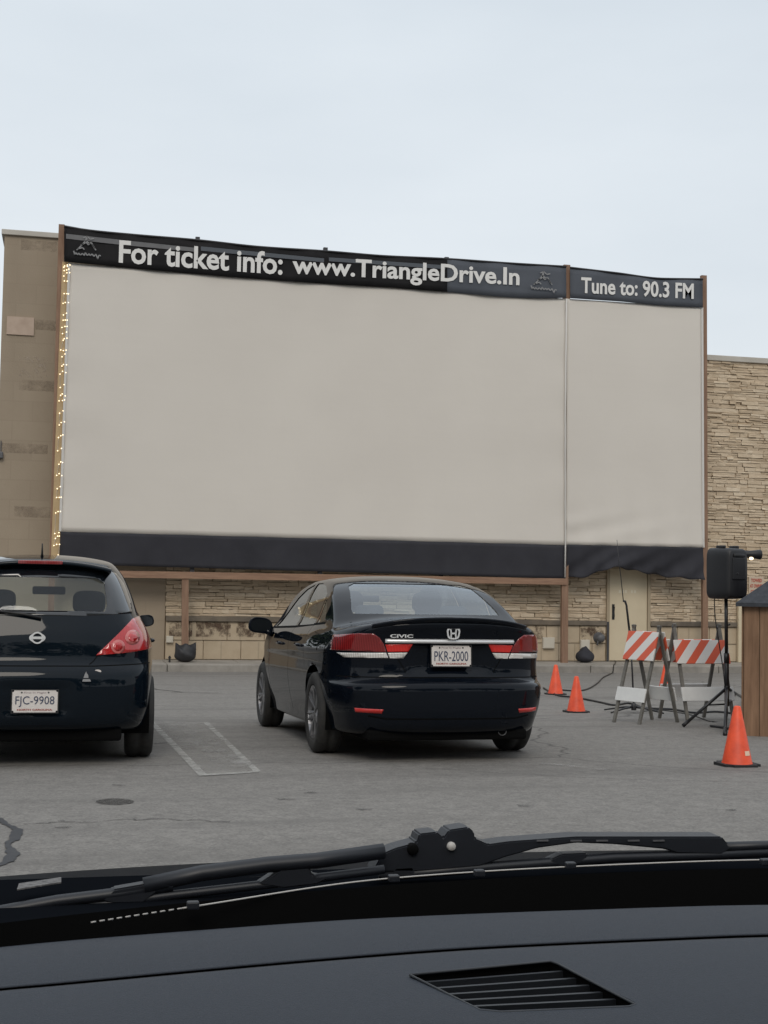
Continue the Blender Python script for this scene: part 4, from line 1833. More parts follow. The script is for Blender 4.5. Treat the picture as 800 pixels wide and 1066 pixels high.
for k in range(N):
    t_ = 2 * pi * k / N
    ox, oz = .042 * cos(t_), .042 * sin(t_)
    ext = .014 * max(0, abs(cos(t_)) - .75) / .25
    ox += math.copysign(ext, cos(t_))
    ring.append([bm.verts.new((x, y, z)) for x, y, z in ((ox, .01, oz), (ox, -.006, oz), (.031 * cos(t_), -.006, .031 * sin(t_)), (.031 * cos(t_), .01, .031 * sin(t_)))])
for k in range(N):
    a, b = ring[k], ring[(k + 1) % N]
    for j in range(4):
        bm.faces.new((a[j], a[(j + 1) % 4], b[(j + 1) % 4], b[j]))
box(bm, -.044, .044, -.009, .004, -.009, .009)
bmesh.ops.recalc_face_normals(bm, faces=bm.faces[:])
link('emblem', bm, 'badge', hat, False, (0, .088, .895))
# rear wiper
bm = bmesh.new()
tube(bm, [(.02, .12, 1.035), (-.1, .125, 1.06), (-.33, .15, 1.085)], [.012, .01, .006], 8)
tube(bm, [(-.02, .14, 1.082), (-.45, .16, 1.085)], .007, 6)
link('rear_wiper', bm, 'trim', hat, True)
# small sticker shapes at the lower right of the tailgate
bm = bmesh.new()
bmesh.ops.create_circle(bm, cap_ends=True, segments=20, radius=.024)
for v_ in bm.verts:
    v_.co = Vector((v_.co.x, 0, v_.co.y * .5))
link('oval_sticker', bm, 'plate', hat, False, (.42, .045, .665))
bm = bmesh.new()
prism(bm, [(-.03, 0, -.025), (.03, 0, -.025), (.022, 0, -.008), (-.024, 0, -.008)], (0, .002, 0))
prism(bm, [(-.022, 0, 0), (.012, 0, 0), (.01, 0, .02), (.0, 0, .032), (-.005, 0, .045), (-.012, 0, .03), (-.016, 0, .02)], (0, .002, 0))
link('figure_sticker', bm, 'emblem', hat, False, (.345, .004, .62))
bm = bmesh.new()
box(bm, -.6, .6, .15, 4.1, .17, .26, .02)
link('underbody', bm, 'black', hat)
for x in (-.36, .36):
    make_seat(hat, x, 1.95, .5, 1.08)
s_ = empty('rear_bench', (0, 1.0, 0))
s_.parent = hat
bm = bmesh.new()
box(bm, -.56, .56, -.08, .08, .45, .95, .05)
link('seat_back', bm, 'seat', s_, True)
bm = bmesh.new()
box(bm, -.7, .7, 2.75, 3.2, .75, 1.0, .06)
link('dashboard', bm, 'interior', hat, True)
bm = bmesh.new()
box(bm, -.12, .16, 2.40, 2.43, 1.24, 1.31, .015)
link('rear_view_mirror', bm, 'interior', hat, True)
for s in (-1, 1):
    add_mirror(hat, s * .865, 2.75, 1.02, s, 'paint_hatch', .72)
for y in (1.35, 2.3):
    for s in (-1, 1):
        bm = bmesh.new()
        tube(bm, [(s * .838, y - .1, .86), (s * .865, y - .07, .865), (s * .865, y + .07, .87), (s * .838, y + .1, .87)], [.01, .014, .014, .01], 8)
        link('door_handle', bm, 'paint_hatch', hat, True)
bpy.context.view_layer.update()
q = at_depth(36.6, 731, 9.3) - (hat.matrix_world @ Vector((0, .002, .459)))
hat.location = (q.x, q.y, gz(q.y))

# ================================================================== PROPS
def cone(px, py, hpx, label, sticker=False, base=None, rot=0):
    q = onG(px, py)
    D = (q - CAM).dot(FWD)
    h = hpx / FPX * D
    r = empty('traffic_cone', (q.x, q.y, q.z - .001), rot)
    tag(r, label, 'traffic cone', 'orange traffic cones')
    s = h / .457
    bm = bmesh.new()
    lathe(bm, [(.118 * s, .02 * s), (.112 * s, .035 * s), (.028 * s, h - .012), (.022 * s, h - .002), (.016 * s, h), (.012 * s, h - .01), (.014 * s, h - .05)], 36)
    link('cone_body', bm, 'orange', r, True)
    bm = bmesh.new()
    w = .147 * s
    vs = box(bm, -w, w, -w, w, 0, .022 * s)
    es = [e for e in bm.edges if abs((e.verts[0].co - e.verts[1].co).z) > .01 * s]
    bmesh.ops.bevel(bm, geom=es, offset=.05 * s, segments=3, affect='EDGES')
    link('cone_base', bm, 'cone_base', r)
    if sticker:
        bm = bmesh.new()
        prev = None
        for k in range(7):
            a = R(-82 + k * 5)
            cur = []
            for z in (.085, .118):
                rr = (.112 - (z - .035) * (.084 / (h - .047))) * s + .0025
                cur.append(bm.verts.new((rr * cos(a), rr * sin(a), z)))
            if prev:
                bm.faces.new((prev[0], cur[0], cur[1], prev[1]))
            prev = cur
        link('sticker', bm, 'sticker', r)
    return r


cone(767.5, 797, 62, 'nearest orange cone, with a small pale sticker, in front of the wooden booth', True)
cone(600, 741.5, 37.5, 'orange cone on the asphalt between the sedan and the barricades, nearer of two', False)
cone(578.5, 723, 31, 'orange cone standing right beside the rear of the black sedan', False)
cone(693, 717, 27, 'orange cone half hidden behind the two striped barricades', False)


def barricade(px, py, yaw, w, h, label, open_=.42, b0=.635, b1=.92):
    """A-frame: front pair of legs with striped board and white lower board, rear pair with two boards"""
    q = onG(px, py)
    r = empty('barricade', (q.x, q.y, q.z), yaw)
    tag(r, label, 'barricade', 'folding striped barricades')
    apex = Vector((0, 0, h))
    for f, s in (('front', -1), ('rear', 1)):
        ft = s * open_ / 2
        for sx_ in (-1, 1):
            bm = bmesh.new()
            bar(bm, (sx_ * w * .42, ft, -.0), (sx_ * w * .42, -s * .012, h), .035, .022, side=(1, 0, 0))
            link('leg', bm, 'legmetal', r)

        def pt(z):
            return ft * (1 - z / h)
        ang = math.atan(ft / h)
        # boards
        zb, zt = (h * b0, h * b1)
        bm = bmesh.new()
        vs = box(bm, -w / 2, w / 2, -.01, .01, -(zt - zb) / 2, (zt - zb) / 2, .004)
        ob = link('striped_board' if True else 'board', bm, 'stripes', r, False, (0, pt((zb + zt) / 2) + s * .024, (zb + zt) / 2))
        ob.rotation_euler = (ang, 0, 0)
        bm = bmesh.new()
        zb, zt = (h * .22, h * .365)
        box(bm, -w / 2 * .96, w / 2 * .96, -.009, .009, -(zt - zb) / 2, (zt - zb) / 2, .004)
        ob = link('lower_board', bm, 'white', r, False, (0, pt((zb + zt) / 2) + s * .024, (zb + zt) / 2))
        ob.rotation_euler = (ang, 0, 0)
    bm = bmesh.new()
    for sx_ in (-1, 1):
        tube(bm, [(sx_ * w * .46, 0, h - .03), (sx_ * w * .38, 0, h - .03)], .014, 8)
    link('hinge_bolt', bm, 'grey', r)
    return r


barricade(672.5, 752, R(-66), .42, 1.03, 'left striped barricade, turned edge-on, beside the thin boom stand', open_=.60, b1=.94)
barricade(725, 750, R(4), .66, 1.05, 'right striped barricade with wide orange stripes, behind the speaker stand', open_=.62, b0=.59, b1=.84)

# boom stand
q = onG(660, 742)
D = (q - CAM).dot(FWD)
st_ = empty('boom_stand', q)
tag(st_, 'thin black boom microphone stand by the left barricade in front of the cream door', 'microphone stand')


def SP(px, py):
    """pixel on the vertical plane through the current stand, local coordinates"""
    d = ray(px, py)
    return CAM + d * ((q - CAM).dot(FWD) / d.dot(FWD)) - q


bm = bmesh.new()
for a in (200, 320, 80, 140, 20):
    tube(bm, [(0, 0, .07), (.12 * cos(R(a)), .12 * sin(R(a)), .06), (.36 * cos(R(a)), .36 * sin(R(a)), .015)], [.014, .012, .009], 8)
lathe(bm, [(.03, .03), (.032, .1), (.014, .12)], 14)
link('base_legs', bm, 'blackm', st_, True).name = 'base'
bm = bmesh.new()
tube(bm, [(0, 0, .05), SP(658.5, 700), SP(656.5, 665)], [.011, .011, .010], 8)
link('pole', bm, 'blackm', st_, True)
bm = bmesh.new()
tube(bm, [SP(656.8, 672), SP(656.2, 664), SP(655.6, 656)], [.02, .024, .018], 8)
link('clutch', bm, 'blackm', st_, True)
bm = bmesh.new()
tube(bm, [SP(656.3, 664), SP(652.4, 630), SP(651, 626), SP(648.8, 625.5)], [.014, .013, .015, .013], 8)
link('boom_arm', bm, 'blackm', st_, True)
bm = bmesh.new()
tube(bm, [SP(649.2, 626), SP(646.5, 600), SP(644.5, 585), SP(642.5, 562)], [.006, .005, .004, .003], 6)
link('whip_aerial', bm, 'blackm', st_, True)

# speaker stand
q = onG(754.5, 757)
spst = empty('speaker_stand', q)
tag(spst, 'black tripod speaker stand beside the wooden booth', 'speaker stand')
bm = bmesh.new()
tube(bm, [SP(757, 735), SP(756.5, 680)], .024, 12)
link('lower_pole', bm, 'blackm', spst, True)
bm = bmesh.new()
tube(bm, [SP(756.5, 682), SP(756, 616)], .018, 12)
link('upper_pole', bm, 'blackm', spst, True)
bm = bmesh.new()
tube(bm, [SP(756, 622), SP(755.9, 614)], .02, 12)
link('top_sleeve', bm, 'chrome', spst, True)
bm = bmesh.new()
tube(bm, [SP(756.6, 690), SP(756.5, 680)], .027, 12)
tube(bm, [SP(756.5, 651), SP(760.5, 650)], .009, 8)
lathe(bm, [(.03, 0), (.03, .04), (.022, .045)], 12, Matrix.Translation(SP(757, 718)))
link('collar', bm, 'blackm', spst, True)
hub = SP(757, 716)
low = SP(757.2, 733)
for tx_, ty_ in ((711, 757), (755, 766), (776, 729)):
    f = onG(tx_, ty_) - q
    f.z += .012
    bm = bmesh.new()
    tube(bm, [hub, hub.lerp(f, .9)], .0165, 8)
    tube(bm, [low, hub.lerp(f, .45)], .009, 8)
    lg = link('leg', bm, 'blackm', spst, True)
    bm = bmesh.new()
    tube(bm, [hub.lerp(f, .88), f], [.018, .02], 8)
    link('rubber_foot', bm, 'blackp', lg, True)

# speaker
ctr = SP(757.5, 597) + q
spk = empty('loudspeaker', ctr, R(16))
tag(spk, 'black moulded loudspeaker seen from behind, up on the tripod stand', 'speaker')
bm = bmesh.new()
hw, hh = .158, .262
Nn = 40


def rrect(n_, a, b, e=7):
    out = []
    for k in range(n_):
        t_ = 2 * pi * k / n_
        c_, s_ = cos(t_), sin(t_)
        out.append((a * math.copysign(abs(c_) ** (2 / e), c_), b * math.copysign(abs(s_) ** (2 / e), s_)))
    return out


levels = [(-.16, .72, .86), (-.15, .80, .93), (-.11, .90, .97), (.02, 1.0, 1.0), (.12, 1.04, 1.0), (.135, 1.0, .97)]
rings = []
for y, sa, sb in levels:
    rings.append([bm.verts.new((x, y, z)) for x, z in rrect(Nn, hw * sa, hh * sb)])
for a, b in zip(rings, rings[1:]):
    for k in range(Nn):
        bm.faces.new((a[k], a[(k + 1) % Nn], b[(k + 1) % Nn], b[k]))
bm.faces.new(rings[0][::-1])
bm.faces.new(rings[-1])
bmesh.ops.recalc_face_normals(bm, faces=bm.faces[:])
link('cabinet', bm, 'blackp', spk, True)
bm = bmesh.new()
box(bm, -.09, .09, -.172, -.158, -.06, .16, .006)
link('rear_panel', bm, 'blackm', spk)
bm = bmesh.new()
box(bm, -.075, .075, -.178, -.155, .165, .2, .008)
link('carry_handle', bm, 'trim', spk, True)
bm = bmesh.new()
lathe(bm, [(.0001, .006), (.02, .006), (.03, .0), (.04, 0.0)], 20, Matrix.Translation((-.03, -.166, .0)) @ Matrix.Rotation(pi / 2, 4, 'X'))
for v_ in bm.verts:
    v_.co.z *= .7
link('badge_plate', bm, 'grey', spk, True)
bm = bmesh.new()
for x in (-.09, .09):
    box(bm, x - .015, x + .015, -.06, .06, .255, .285, .008)
link('rigging_point', bm, 'blackp', spk)
bm = bmesh.new()
box(bm, .1, .16, -.10, .10, -.17, .08, .02)
link('side_grip', bm, 'grey', spk, True)
# horn floodlight clamped at its shoulder
p = SP(777, 577) + q
fld = empty('clamp_light', p, R(-5))
tag(fld, 'small black clamp light glowing at the right shoulder of the loudspeaker', 'lamp')
bm = bmesh.new()
mx_ = Matrix.Rotation(pi / 2, 4, 'Y')
lathe(bm, [(.0001, -.03), (.03, -.03), (.035, .0), (.042, .08), (.052, .15), (.048, .155), (.035, .14), (.0001, .12)], 20, mx_)
link('hood', bm, 'blackp', fld, True)
bm = bmesh.new()
tube(bm, [(-.07, .02, -.02), (-.02, 0, 0)], .012, 8)
link('clamp', bm, 'blackm', fld, True)
bm = bmesh.new()
bmesh.ops.create_uvsphere(bm, u_segments=12, v_segments=8, radius=.015)
for v_ in bm.verts:
    v_.co.x *= 1.5
link('bulb', bm, 'lamp_on', fld, True, (.045, -.025, -.043))
# speaker cable
cb = [SP(744, 616) + q, SP(744.5, 640) + q, SP(748, 665) + q, SP(752, 690) + q, SP(755, 715) + q, onG(757, 748), onG(742, 752), onG(720, 745), onG(690, 740), onG(670, 741)]
for c_ in cb[5:]:
    c_.z += .008


def smooth_path(pts, n=6):
    P_ = [pts[0]] + pts + [pts[-1]]
    out = []
    for i in range(1, len(P_) - 2):
        p0, p1, p2, p3 = P_[i - 1:i + 3]
        for s in range(n):
            u = s / n
            out.append(.5 * ((2 * p1) + (p2 - p0) * u + (2 * p0 - 5 * p1 + 4 * p2 - p3) * u * u + (3 * p1 - p0 - 3 * p2 + p3) * u ** 3))
    out.append(P_[-1])
    return out


bm = bmesh.new()
o_ = cb[5].copy()
tube(bm, [c_ - o_ for c_ in smooth_path(cb)], .006, 6)
tag(link('speaker_cable', bm, 'blackp', None, True, o_), 'thin black cable hanging from the loudspeaker down to the asphalt', 'cable')


def ground_cable(pix, r, label):
    pts = smooth_path([onG(*p) for p in pix], 8)
    for c_ in pts:
        c_.z = gz(c_.y) + r + .001 if c_.y < KERB_Y - .02 else WALK_Z + r
    o_ = pts[0].copy()
    bm = bmesh.new()
    tube(bm, [c_ - o_ for c_ in pts], r, 6)
    return tag(link('cable', bm, 'blackp', None, True, o_), label, 'cable', 'black cables on the asphalt')


ground_cable([(566, 717), (580, 724.5), (600, 727), (625, 732), (640, 735), (655, 733), (672, 738), (700, 739.5), (722, 743), (745, 742), (765, 744), (790, 748), (812, 752)], .013, 'thick black cable running along the asphalt past the cones to the booth')
ground_cable([(640, 690), (641, 697), (636, 702), (628, 706), (622, 712), (612, 718), (600, 720), (585, 719)], .012, 'black cable looping from the kerb below the cream door to the cones')
ground_cable([(740, 757), (760, 760), (778, 766), (790, 762), (806, 768)], .013, 'short black cable lying at the foot of the wooden booth')

# wooden booth
q = onG(774, 766)
bt = empty('wooden_booth', q, R(-31))
tag(bt, 'small brown wooden booth with dark shingle roof at the right edge', 'booth')
D = (q - CAM).dot(FWD)
zt = SP(772, 628).z
Wb_, Db_ = 1.7, 1.5
bm = bmesh.new()
x = 0
rnd = random.Random(9)
while x < Wb_ - .02:
    w = .145
    x1 = min(x + w, Wb_)
    dpt = rnd.uniform(0, .006)
    box(bm, x + .003, x1 - .003, -dpt, .02, .0, zt, .002)
    x += w
y = .0
while y < Db_ - .02:
    box(bm, -.02, 0, y + .026, min(y + .145, Db_) + .02, 0, zt, .002)
    box(bm, Wb_, Wb_ + .02, y + .026, min(y + .145, Db_) + .02, 0, zt, .002)
    y += .145
box(bm, 0, Wb_, Db_, Db_ + .02, 0, zt)
link('board_wall', bm, 'shedwood', bt)
bm = bmesh.new()
box(bm, .01, Wb_ - .01, .022, Db_ - .002, .01, zt - .01)
link('inner_frame', bm, 'mortar', bt)
bm = bmesh.new()
ov = .07
e = [(-ov, -ov, zt - .03), (Wb_ + ov, -ov, zt - .03), (Wb_ + ov, Db_ + ov, zt - .03), (-ov, Db_ + ov, zt - .03)]
e2 = [(x_, y_, z_ + .035) for x_, y_, z_ in e]
rise = .62
apx = [(Wb_ / 2 - .1, Db_ / 2, zt + rise), (Wb_ / 2 + .1, Db_ / 2, zt + rise)]
E = [bm.verts.new(p) for p in e]
E2 = [bm.verts.new(p) for p in e2]
A = [bm.verts.new(p) for p in apx]
for k in range(4):
    bm.faces.new((E[k], E[(k + 1) % 4], E2[(k + 1) % 4], E2[k]))
bm.faces.new(E[::-1])
bm.faces.new((E2[0], E2[1], A[1], A[0]))
bm.faces.new((E2[1], E2[2], A[1]))
bm.faces.new((E2[2], E2[3], A[0], A[1]))
bm.faces.new((E2[3], E2[0], A[0]))
link('roof', bm, 'shingle', bt)
bm = bmesh.new()
for k in range(7):
    zz = zt + .05 + k * .08
    f = (zz - zt) / rise
    x0_, y0_ = lerp(-ov, Wb_ / 2 - .1, f), lerp(-ov, Db_ / 2, f)
    bar(bm, (x0_, y0_ - .004, zz - .035 + .02), (Wb_ - x0_, y0_ - .004, zz - .035 + .02), .012, .012)
link('shingle_course', bm, 'shingle', bt)

# ================================================================== OWN CAR (seen from the driver's seat)
own = empty('own_car', (.36, -2.9, 0))
tag(own, 'dark car the picture is taken from: dashboard, grille and wipers along the bottom', 'car')
oo = Vector((.36, -2.9, 0))
sp = dict(
    rear=[(.14, .26), (.05, .3), (.01, .42), (.0, .6), (.02, .75), (.05, .95), (.10, 1.1), (.16, 1.3), (.22, 1.45)],
    front=[(4.70, .22), (4.80, .28), (4.85, .40), (4.86, .50), (4.85, .58), (4.83, .65), (4.80, .70), (4.76, .74), (4.72, .765)],
    bow=[(0, 0), (.5, .02), (.8, .07), (1, .15)],
    plan=[(0, .70), (.2, .80), (.5, .86), (1, .90), (6, .90)],
    planf=[(0, .62), (.25, .78), (.5, .86), (1, .90), (6, .90)],
    sec=[(.2, -.05), (.4, 0), (.8, 0), (.95, -.03), (1.05, -.06), (1.3, -.14), (1.5, -.23), (1.6, -.33)],
    crown=[(0, .05), (3.8, .04), (4.1, .05), (4.9, .06)],
    top=[(.0, 1.44), (.22, 1.5), (1.0, 1.6), (2.2, 1.6), (2.85, 1.535), (3.3, 1.34), (3.88, .985), (3.98, .963), (4.15, .94), (4.4, .885), (4.62, .835), (4.78, .78), (4.9, .7)],
    wheels=(.85, 3.95), wr=.33, track=.79, smooth=3)
bm = car_shell(sp, 18, 130, 30)
fs = cut(bm, [(-.80, 1.0), (.80, 1.0), (.70, 1.47), (-.70, 1.47)], 'y', lambda c_: c_.y > 2.75 and c_.z > .97)
bmesh.ops.delete(bm, geom=fs, context='FACES')
fs = cut(bm, [(-.74, 3.45), (.74, 3.45), (.70, 3.99), (-.70, 3.99)], 'z', lambda c_: c_.z > .9)
bmesh.ops.delete(bm, geom=fs, context='FACES')
fs = cut(bm, [(-.60, 1.05), (.60, 1.05), (.52, 1.42), (-.52, 1.42)], 'y', lambda c_: c_.y < .7)
link('rear_window', lift(bm, fs, -.003), 'glass_dark', own, True)
for pl in ([(1.95, 1.02), (3.0, 1.02), (2.75, 1.2), (2.5, 1.36), (2.3, 1.44), (1.98, 1.48)], [(1.0, 1.04), (1.85, 1.02), (1.88, 1.49), (1.0, 1.48)]):
    fs = cut(bm, pl, 'x', SIDEF)
    for s in (-1, 1):
        f2 = [f for f in fs if f.is_valid and f.calc_center_median().x * s > 0]
        link('side_window', lift(bm, f2, -.004), 'glass_dark', own, True)
common_parts(own, bm, sp, 'paint_own')
link('body', bm, ['paint_own', 'black'], own, True)


def OZ(px, py, z):
    return onZ(px, py, z) - oo


gb = [(-500, 1060), (-200, 1005), (0, 975), (90, 961), (200, 944), (400, 915), (600, 902), (800, 895), (1000, 893), (1500, 905)]


def lin(tab, x):
    if x <= tab[0][0]:
        i = 0
    elif x >= tab[-1][0]:
        i = len(tab) - 2
    else:
        return interp(tab, x)
    (x0, y0), (x1, y1) = tab[i], tab[i + 1]
    return y0 + (y1 - y0) * (x - x0) / (x1 - x0)


def glassbase(x):      # local x (car centre = 0) -> local y of the glass foot
    return 3.862 - .36 * (x - .08) ** 2


# windscreen
bm = bmesh.new()


def wsf(u, v_):
    xb = lerp(-.74, .74, u)
    xt_ = lerp(-.60, .60, u)
    b = Vector((xb, glassbase(xb), .985))
    t_ = Vector((xt_, 2.86 - .10 * u * 0 - .12 * (xt_ / .6) ** 2, 1.50))
    q_ = b.lerp(t_, v_)
    q_.z += .03 * sin(v_ * pi)
    return q_


sheet(bm, wsf, 24, 12)
link('windscreen', bm, 'clear', own, True)
# bright line along the foot of the glass
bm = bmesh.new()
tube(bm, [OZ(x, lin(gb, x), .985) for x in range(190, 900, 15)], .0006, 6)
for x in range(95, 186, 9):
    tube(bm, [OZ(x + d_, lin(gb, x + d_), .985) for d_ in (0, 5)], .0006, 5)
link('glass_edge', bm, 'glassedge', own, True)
for x, y in ((201, 943), (410, 915), (499, 909.5), (594, 901.5), (797, 898)):
    q_ = OZ(x, y, .986)
    bm = bmesh.new()
    box(bm, q_.x - .004, q_.x + .004, q_.y - .003, q_.y + .003, q_.z - .002, q_.z + .003, .001)
    link('glass_clip', bm, 'wiper', own)
# black gulley under the glass and cowl outside
bm = bmesh.new()
prev = None
for k in range(31):
    x = lerp(-.76, .76, k / 30)
    y0_ = glassbase(x)
    cur = [bm.verts.new(p) for p in ((x, 4.02, .958), (x, y0_ + .06, .967), (x, y0_ - .004, .984), (x, y0_ - .01, .93), (x, y0_ - .14, .90), (x, y0_ - .5, .90))]
    if prev:
        for j in range(5):
            bm.faces.new((prev[j], prev[j + 1], cur[j + 1], cur[j])).material_index = 0 if j < 2 else 1
    prev = cur
link('cowl', bm, ['cowl', 'black'], own, False)
# dashboard
edge = [(-800, 1130), (-400, 1040), (0, 986), (200, 969), (400, 955.5), (600, 947.5), (800, 942), (1000, 941), (1600, 960)]
seam = [(-800, 1230), (-400, 1090), (0, 1030), (45, 1026), (345, 998.5), (500, 987), (680, 978.5), (800, 974), (1000, 971), (1600, 990)]
bm = bmesh.new()
rows_ = [(edge, 0, .90), (edge, 0, .973), (edge, 1.5, .978), (edge, 5, .982), (edge, 12, .9845), (seam, -3, .9870), (seam, -.8, .9865), (seam, 0, .983), (seam, 1.2, .983), (seam, 2.0, .9895), (seam, 5, .9915), (seam, 30, .9935), (seam, 60, .9945), (seam, 110, .994), (seam, 200, .985), (seam, 420, .955), (seam, 700, .90), (seam, 720, .70)]
prev = None
XS = list(range(-420, 1500, 12))
g = []
for tab, dy_, z in rows_:
    g.append([bm.verts.new(OZ(x, lin(tab, x) + dy_, z)) for x in XS])
for j in range(len(g) - 1):
    for i in range(len(XS) - 1):
        f = bm.faces.new((g[j][i], g[j][i + 1], g[j + 1][i + 1], g[j + 1][i]))
        f.material_index = 1 if j in (6, 7, 8) else (2 if j > 8 else 0)
bm.normal_update()
zv = .9935
vent = [(427, 1015), (573, 1001), (582, 1004), (662, 1046), (655, 1048.5), (522, 1054), (500, 1052)]
vp = [OZ(x, y, zv) for x, y in vent]
fs = cut(bm, [(p.x, p.y) for p in vp], 'z', lambda c_: c_.z > .98, .03)
bmesh.ops.delete(bm, geom=fs, context='FACES')
bmesh.ops.recalc_face_normals(bm, faces=bm.faces[:])
dsh = link('dashboard', bm, ['dash', 'seam', 'dash2'], own, True)
bm = bmesh.new()
top_ = [bm.verts.new((p.x, p.y, p.z + .0005)) for p in vp]
bot_ = [bm.verts.new((p.x, p.y, p.z - .035)) for p in vp]
for k in range(len(vp)):
    bm.faces.new((top_[k], top_[(k + 1) % len(vp)], bot_[(k + 1) % len(vp)], bot_[k]))
bm.faces.new(bot_)
vo = link('grille_recess', bm, 'black', dsh)
for k in range(1, 6):
    f = k / 6
    L0 = (lerp(427, 503, f), lerp(1015, 1052.5, f))
    L1 = (lerp(577, 660, f), lerp(1002, 1046, f))
    a_, b_ = OZ(*L0, zv - .002), OZ(*L1, zv - .002)
    bm = bmesh.new()
    bar(bm, a_ - Vector((0, 0, .0045)), b_ - Vector((0, 0, .0045)), .0022, .008, side=(0, 1, 0))
    link('grille_slat', bm, 'slat', dsh)
bm = bmesh.new()
rim = [OZ(x, y, zv + .0006) for x, y in vent]
tube(bm, rim + [rim[0]], .0007, 6)
link('grille_rim', bm, 'slat', dsh, True)
# sticker's windscreen reflection, built as a thin mottled sheet near the glass foot
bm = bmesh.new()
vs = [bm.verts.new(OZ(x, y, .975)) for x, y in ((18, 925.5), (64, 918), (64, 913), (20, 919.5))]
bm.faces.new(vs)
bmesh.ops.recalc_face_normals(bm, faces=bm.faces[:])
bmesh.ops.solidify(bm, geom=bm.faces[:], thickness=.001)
link('sticker_reflection', bm, 'sticker_refl', own)


def OY(px, py, Y):
    return onY(px, py, Y) - oo


def wiper(name, Y, polys, tubes, nuts=()):
    w_ = empty(name, (0, 0, 0))
    w_.parent = own
    for nm, pl, th in polys:
        bm = bmesh.new()
        prism(bm, [OY(x, y, Y) for x, y in pl], (0, th, 0))
        es = [e_ for e_ in bm.edges]
        bmesh.ops.bevel(bm, geom=es, offset=.0012, segments=2, affect='EDGES')
        link(nm, bm, 'wiper', w_)
    for nm, pl, r_ in tubes:
        bm = bmesh.new()
        tube(bm, [OY(x, y, Y + .004) for x, y in pl], r_, 8)
        link(nm, bm, 'wiper', w_, True)
    for x, y, r_, mt in nuts:
        c_ = OY(x, y, Y - .001)
        bm = bmesh.new()
        lathe(bm, [(.0001, .003), (r_ * .8, .003), (r_, .001), (r_, -.004)], 14, Matrix.Translation(c_) @ Matrix.Rotation(pi / 2, 4, 'X'))
        link('pivot_nut', bm, mt, w_, True)
    return w_


wiper('wiper', 1.02,
      [('arm', [(388, 908), (398, 889), (412, 883), (434, 877), (437, 868), (455, 866), (462, 872), (468, 864), (488, 861), (494, 866), (495, 873), (509, 879), (530, 876), (600, 871), (680, 871), (752, 871), (762, 883), (752, 890), (705, 888.5), (692, 884), (640, 879), (600, 877.5), (560, 883), (525, 893), (500, 902), (470, 905), (430, 908)], .022),
       ('bracket', [(571, 896), (586, 889), (612, 888), (613, 892), (600, 902), (583, 902)], .012),
       ('cover', [(405, 912), (412, 903), (430, 902), (434, 909), (425, 914)], .012)],
      [('blade', [(395, 912), (480, 905), (560, 899), (640, 893), (740, 890), (860, 884)], .0042),
       ('blade_spine', [(740, 882), (800, 880), (900, 879)], .004)],
      [(470, 881, .0035, 'glassedge'), (430, 884, .0045, 'black')])
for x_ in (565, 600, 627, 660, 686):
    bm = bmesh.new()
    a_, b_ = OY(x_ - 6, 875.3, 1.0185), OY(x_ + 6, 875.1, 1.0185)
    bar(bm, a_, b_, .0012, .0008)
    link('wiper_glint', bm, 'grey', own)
wiper('wiper', 1.0,
      [('bracket', [(106, 938), (118, 926), (170, 917), (163, 930), (150, 940), (118, 941)], .012),
       ('bracket', [(268, 921), (292, 905), (312, 901), (322, 902), (326, 911), (345, 914), (330, 921), (296, 925)], .012)],
      [('arm', [(-60, 958), (-5, 950), (60, 938), (125, 930), (180, 921)], .0045),
       ('blade', [(150, 922), (210, 909), (280, 900), (330, 896), (400, 886)], .006),
       ('blade_rubber', [(-60, 972), (60, 948), (170, 933), (300, 918), (400, 905)], .0035)])

# ------------------------------------------------------------------ unseen trees added behind and left of the view to darken car reflections
def added_tree(loc, h, w, seed, label):
    rr = random.Random(seed)
    r = empty('tree', loc)
    tag(r, label, 'tree', 'unseen trees added around the lot')
    bm = bmesh.new()
    tube(bm, [(0, 0, -.1), (.1, 0, h * .25), (0, .1, h * .6)], [.3, .24, .1], 8)
    link('added_tree_trunk', bm, 'bark', r, True)
    bm = bmesh.new()
    blobs = [(rr.uniform(-w, w) * .6, rr.uniform(-w, w) * .4, rr.uniform(.35, .95) * h, rr.uniform(.18, .34) * w * 1.4) for _ in range(26)]
    for bx, by, bz, br_ in blobs:
        for _ in range(60):
            a, b = rr.uniform(0, 2 * pi), rr.uniform(-1, 1)
            s_ = math.sqrt(1 - b * b)
            p_ = Vector((bx + br_ * s_ * cos(a), by + br_ * s_ * sin(a), bz + br_ * b))
            t1 = Vector((rr.uniform(-1, 1), rr.uniform(-1, 1), rr.uniform(-1, 1))).normalized() * .45
            t2 = t1.cross(Vector((rr.uniform(-1, 1), rr.uniform(-1, 1), rr.uniform(-1, 1)))).normalized() * .35
            bm.faces.new([bm.verts.new(p_ + d_) for d_ in (t1, t2, -t1, -t2)])
    link('crown', bm, 'leaf', r)


for k in range(9):
    added_tree((-34 + k * 11 + random.uniform(-2, 2), -36 + random.uniform(-4, 4), 0), 13 + random.uniform(-2, 2), 6.5, k + 1, 'unseen leafy tree added behind the parking lot to darken car reflections')

for k, (x, y) in enumerate(((-15, 6), (-19, 16), (-9, 46), (-17, 54), (-27, 50), (-38, 56))):  # added: near pair darkens the sedan's side reflection, the others fill bare ground
    added_tree((x, y, gz(y)), 10 + (k % 2) * 1.5, 5, 20 + k, 'unseen leafy tree added beside the lot, left of the store building')

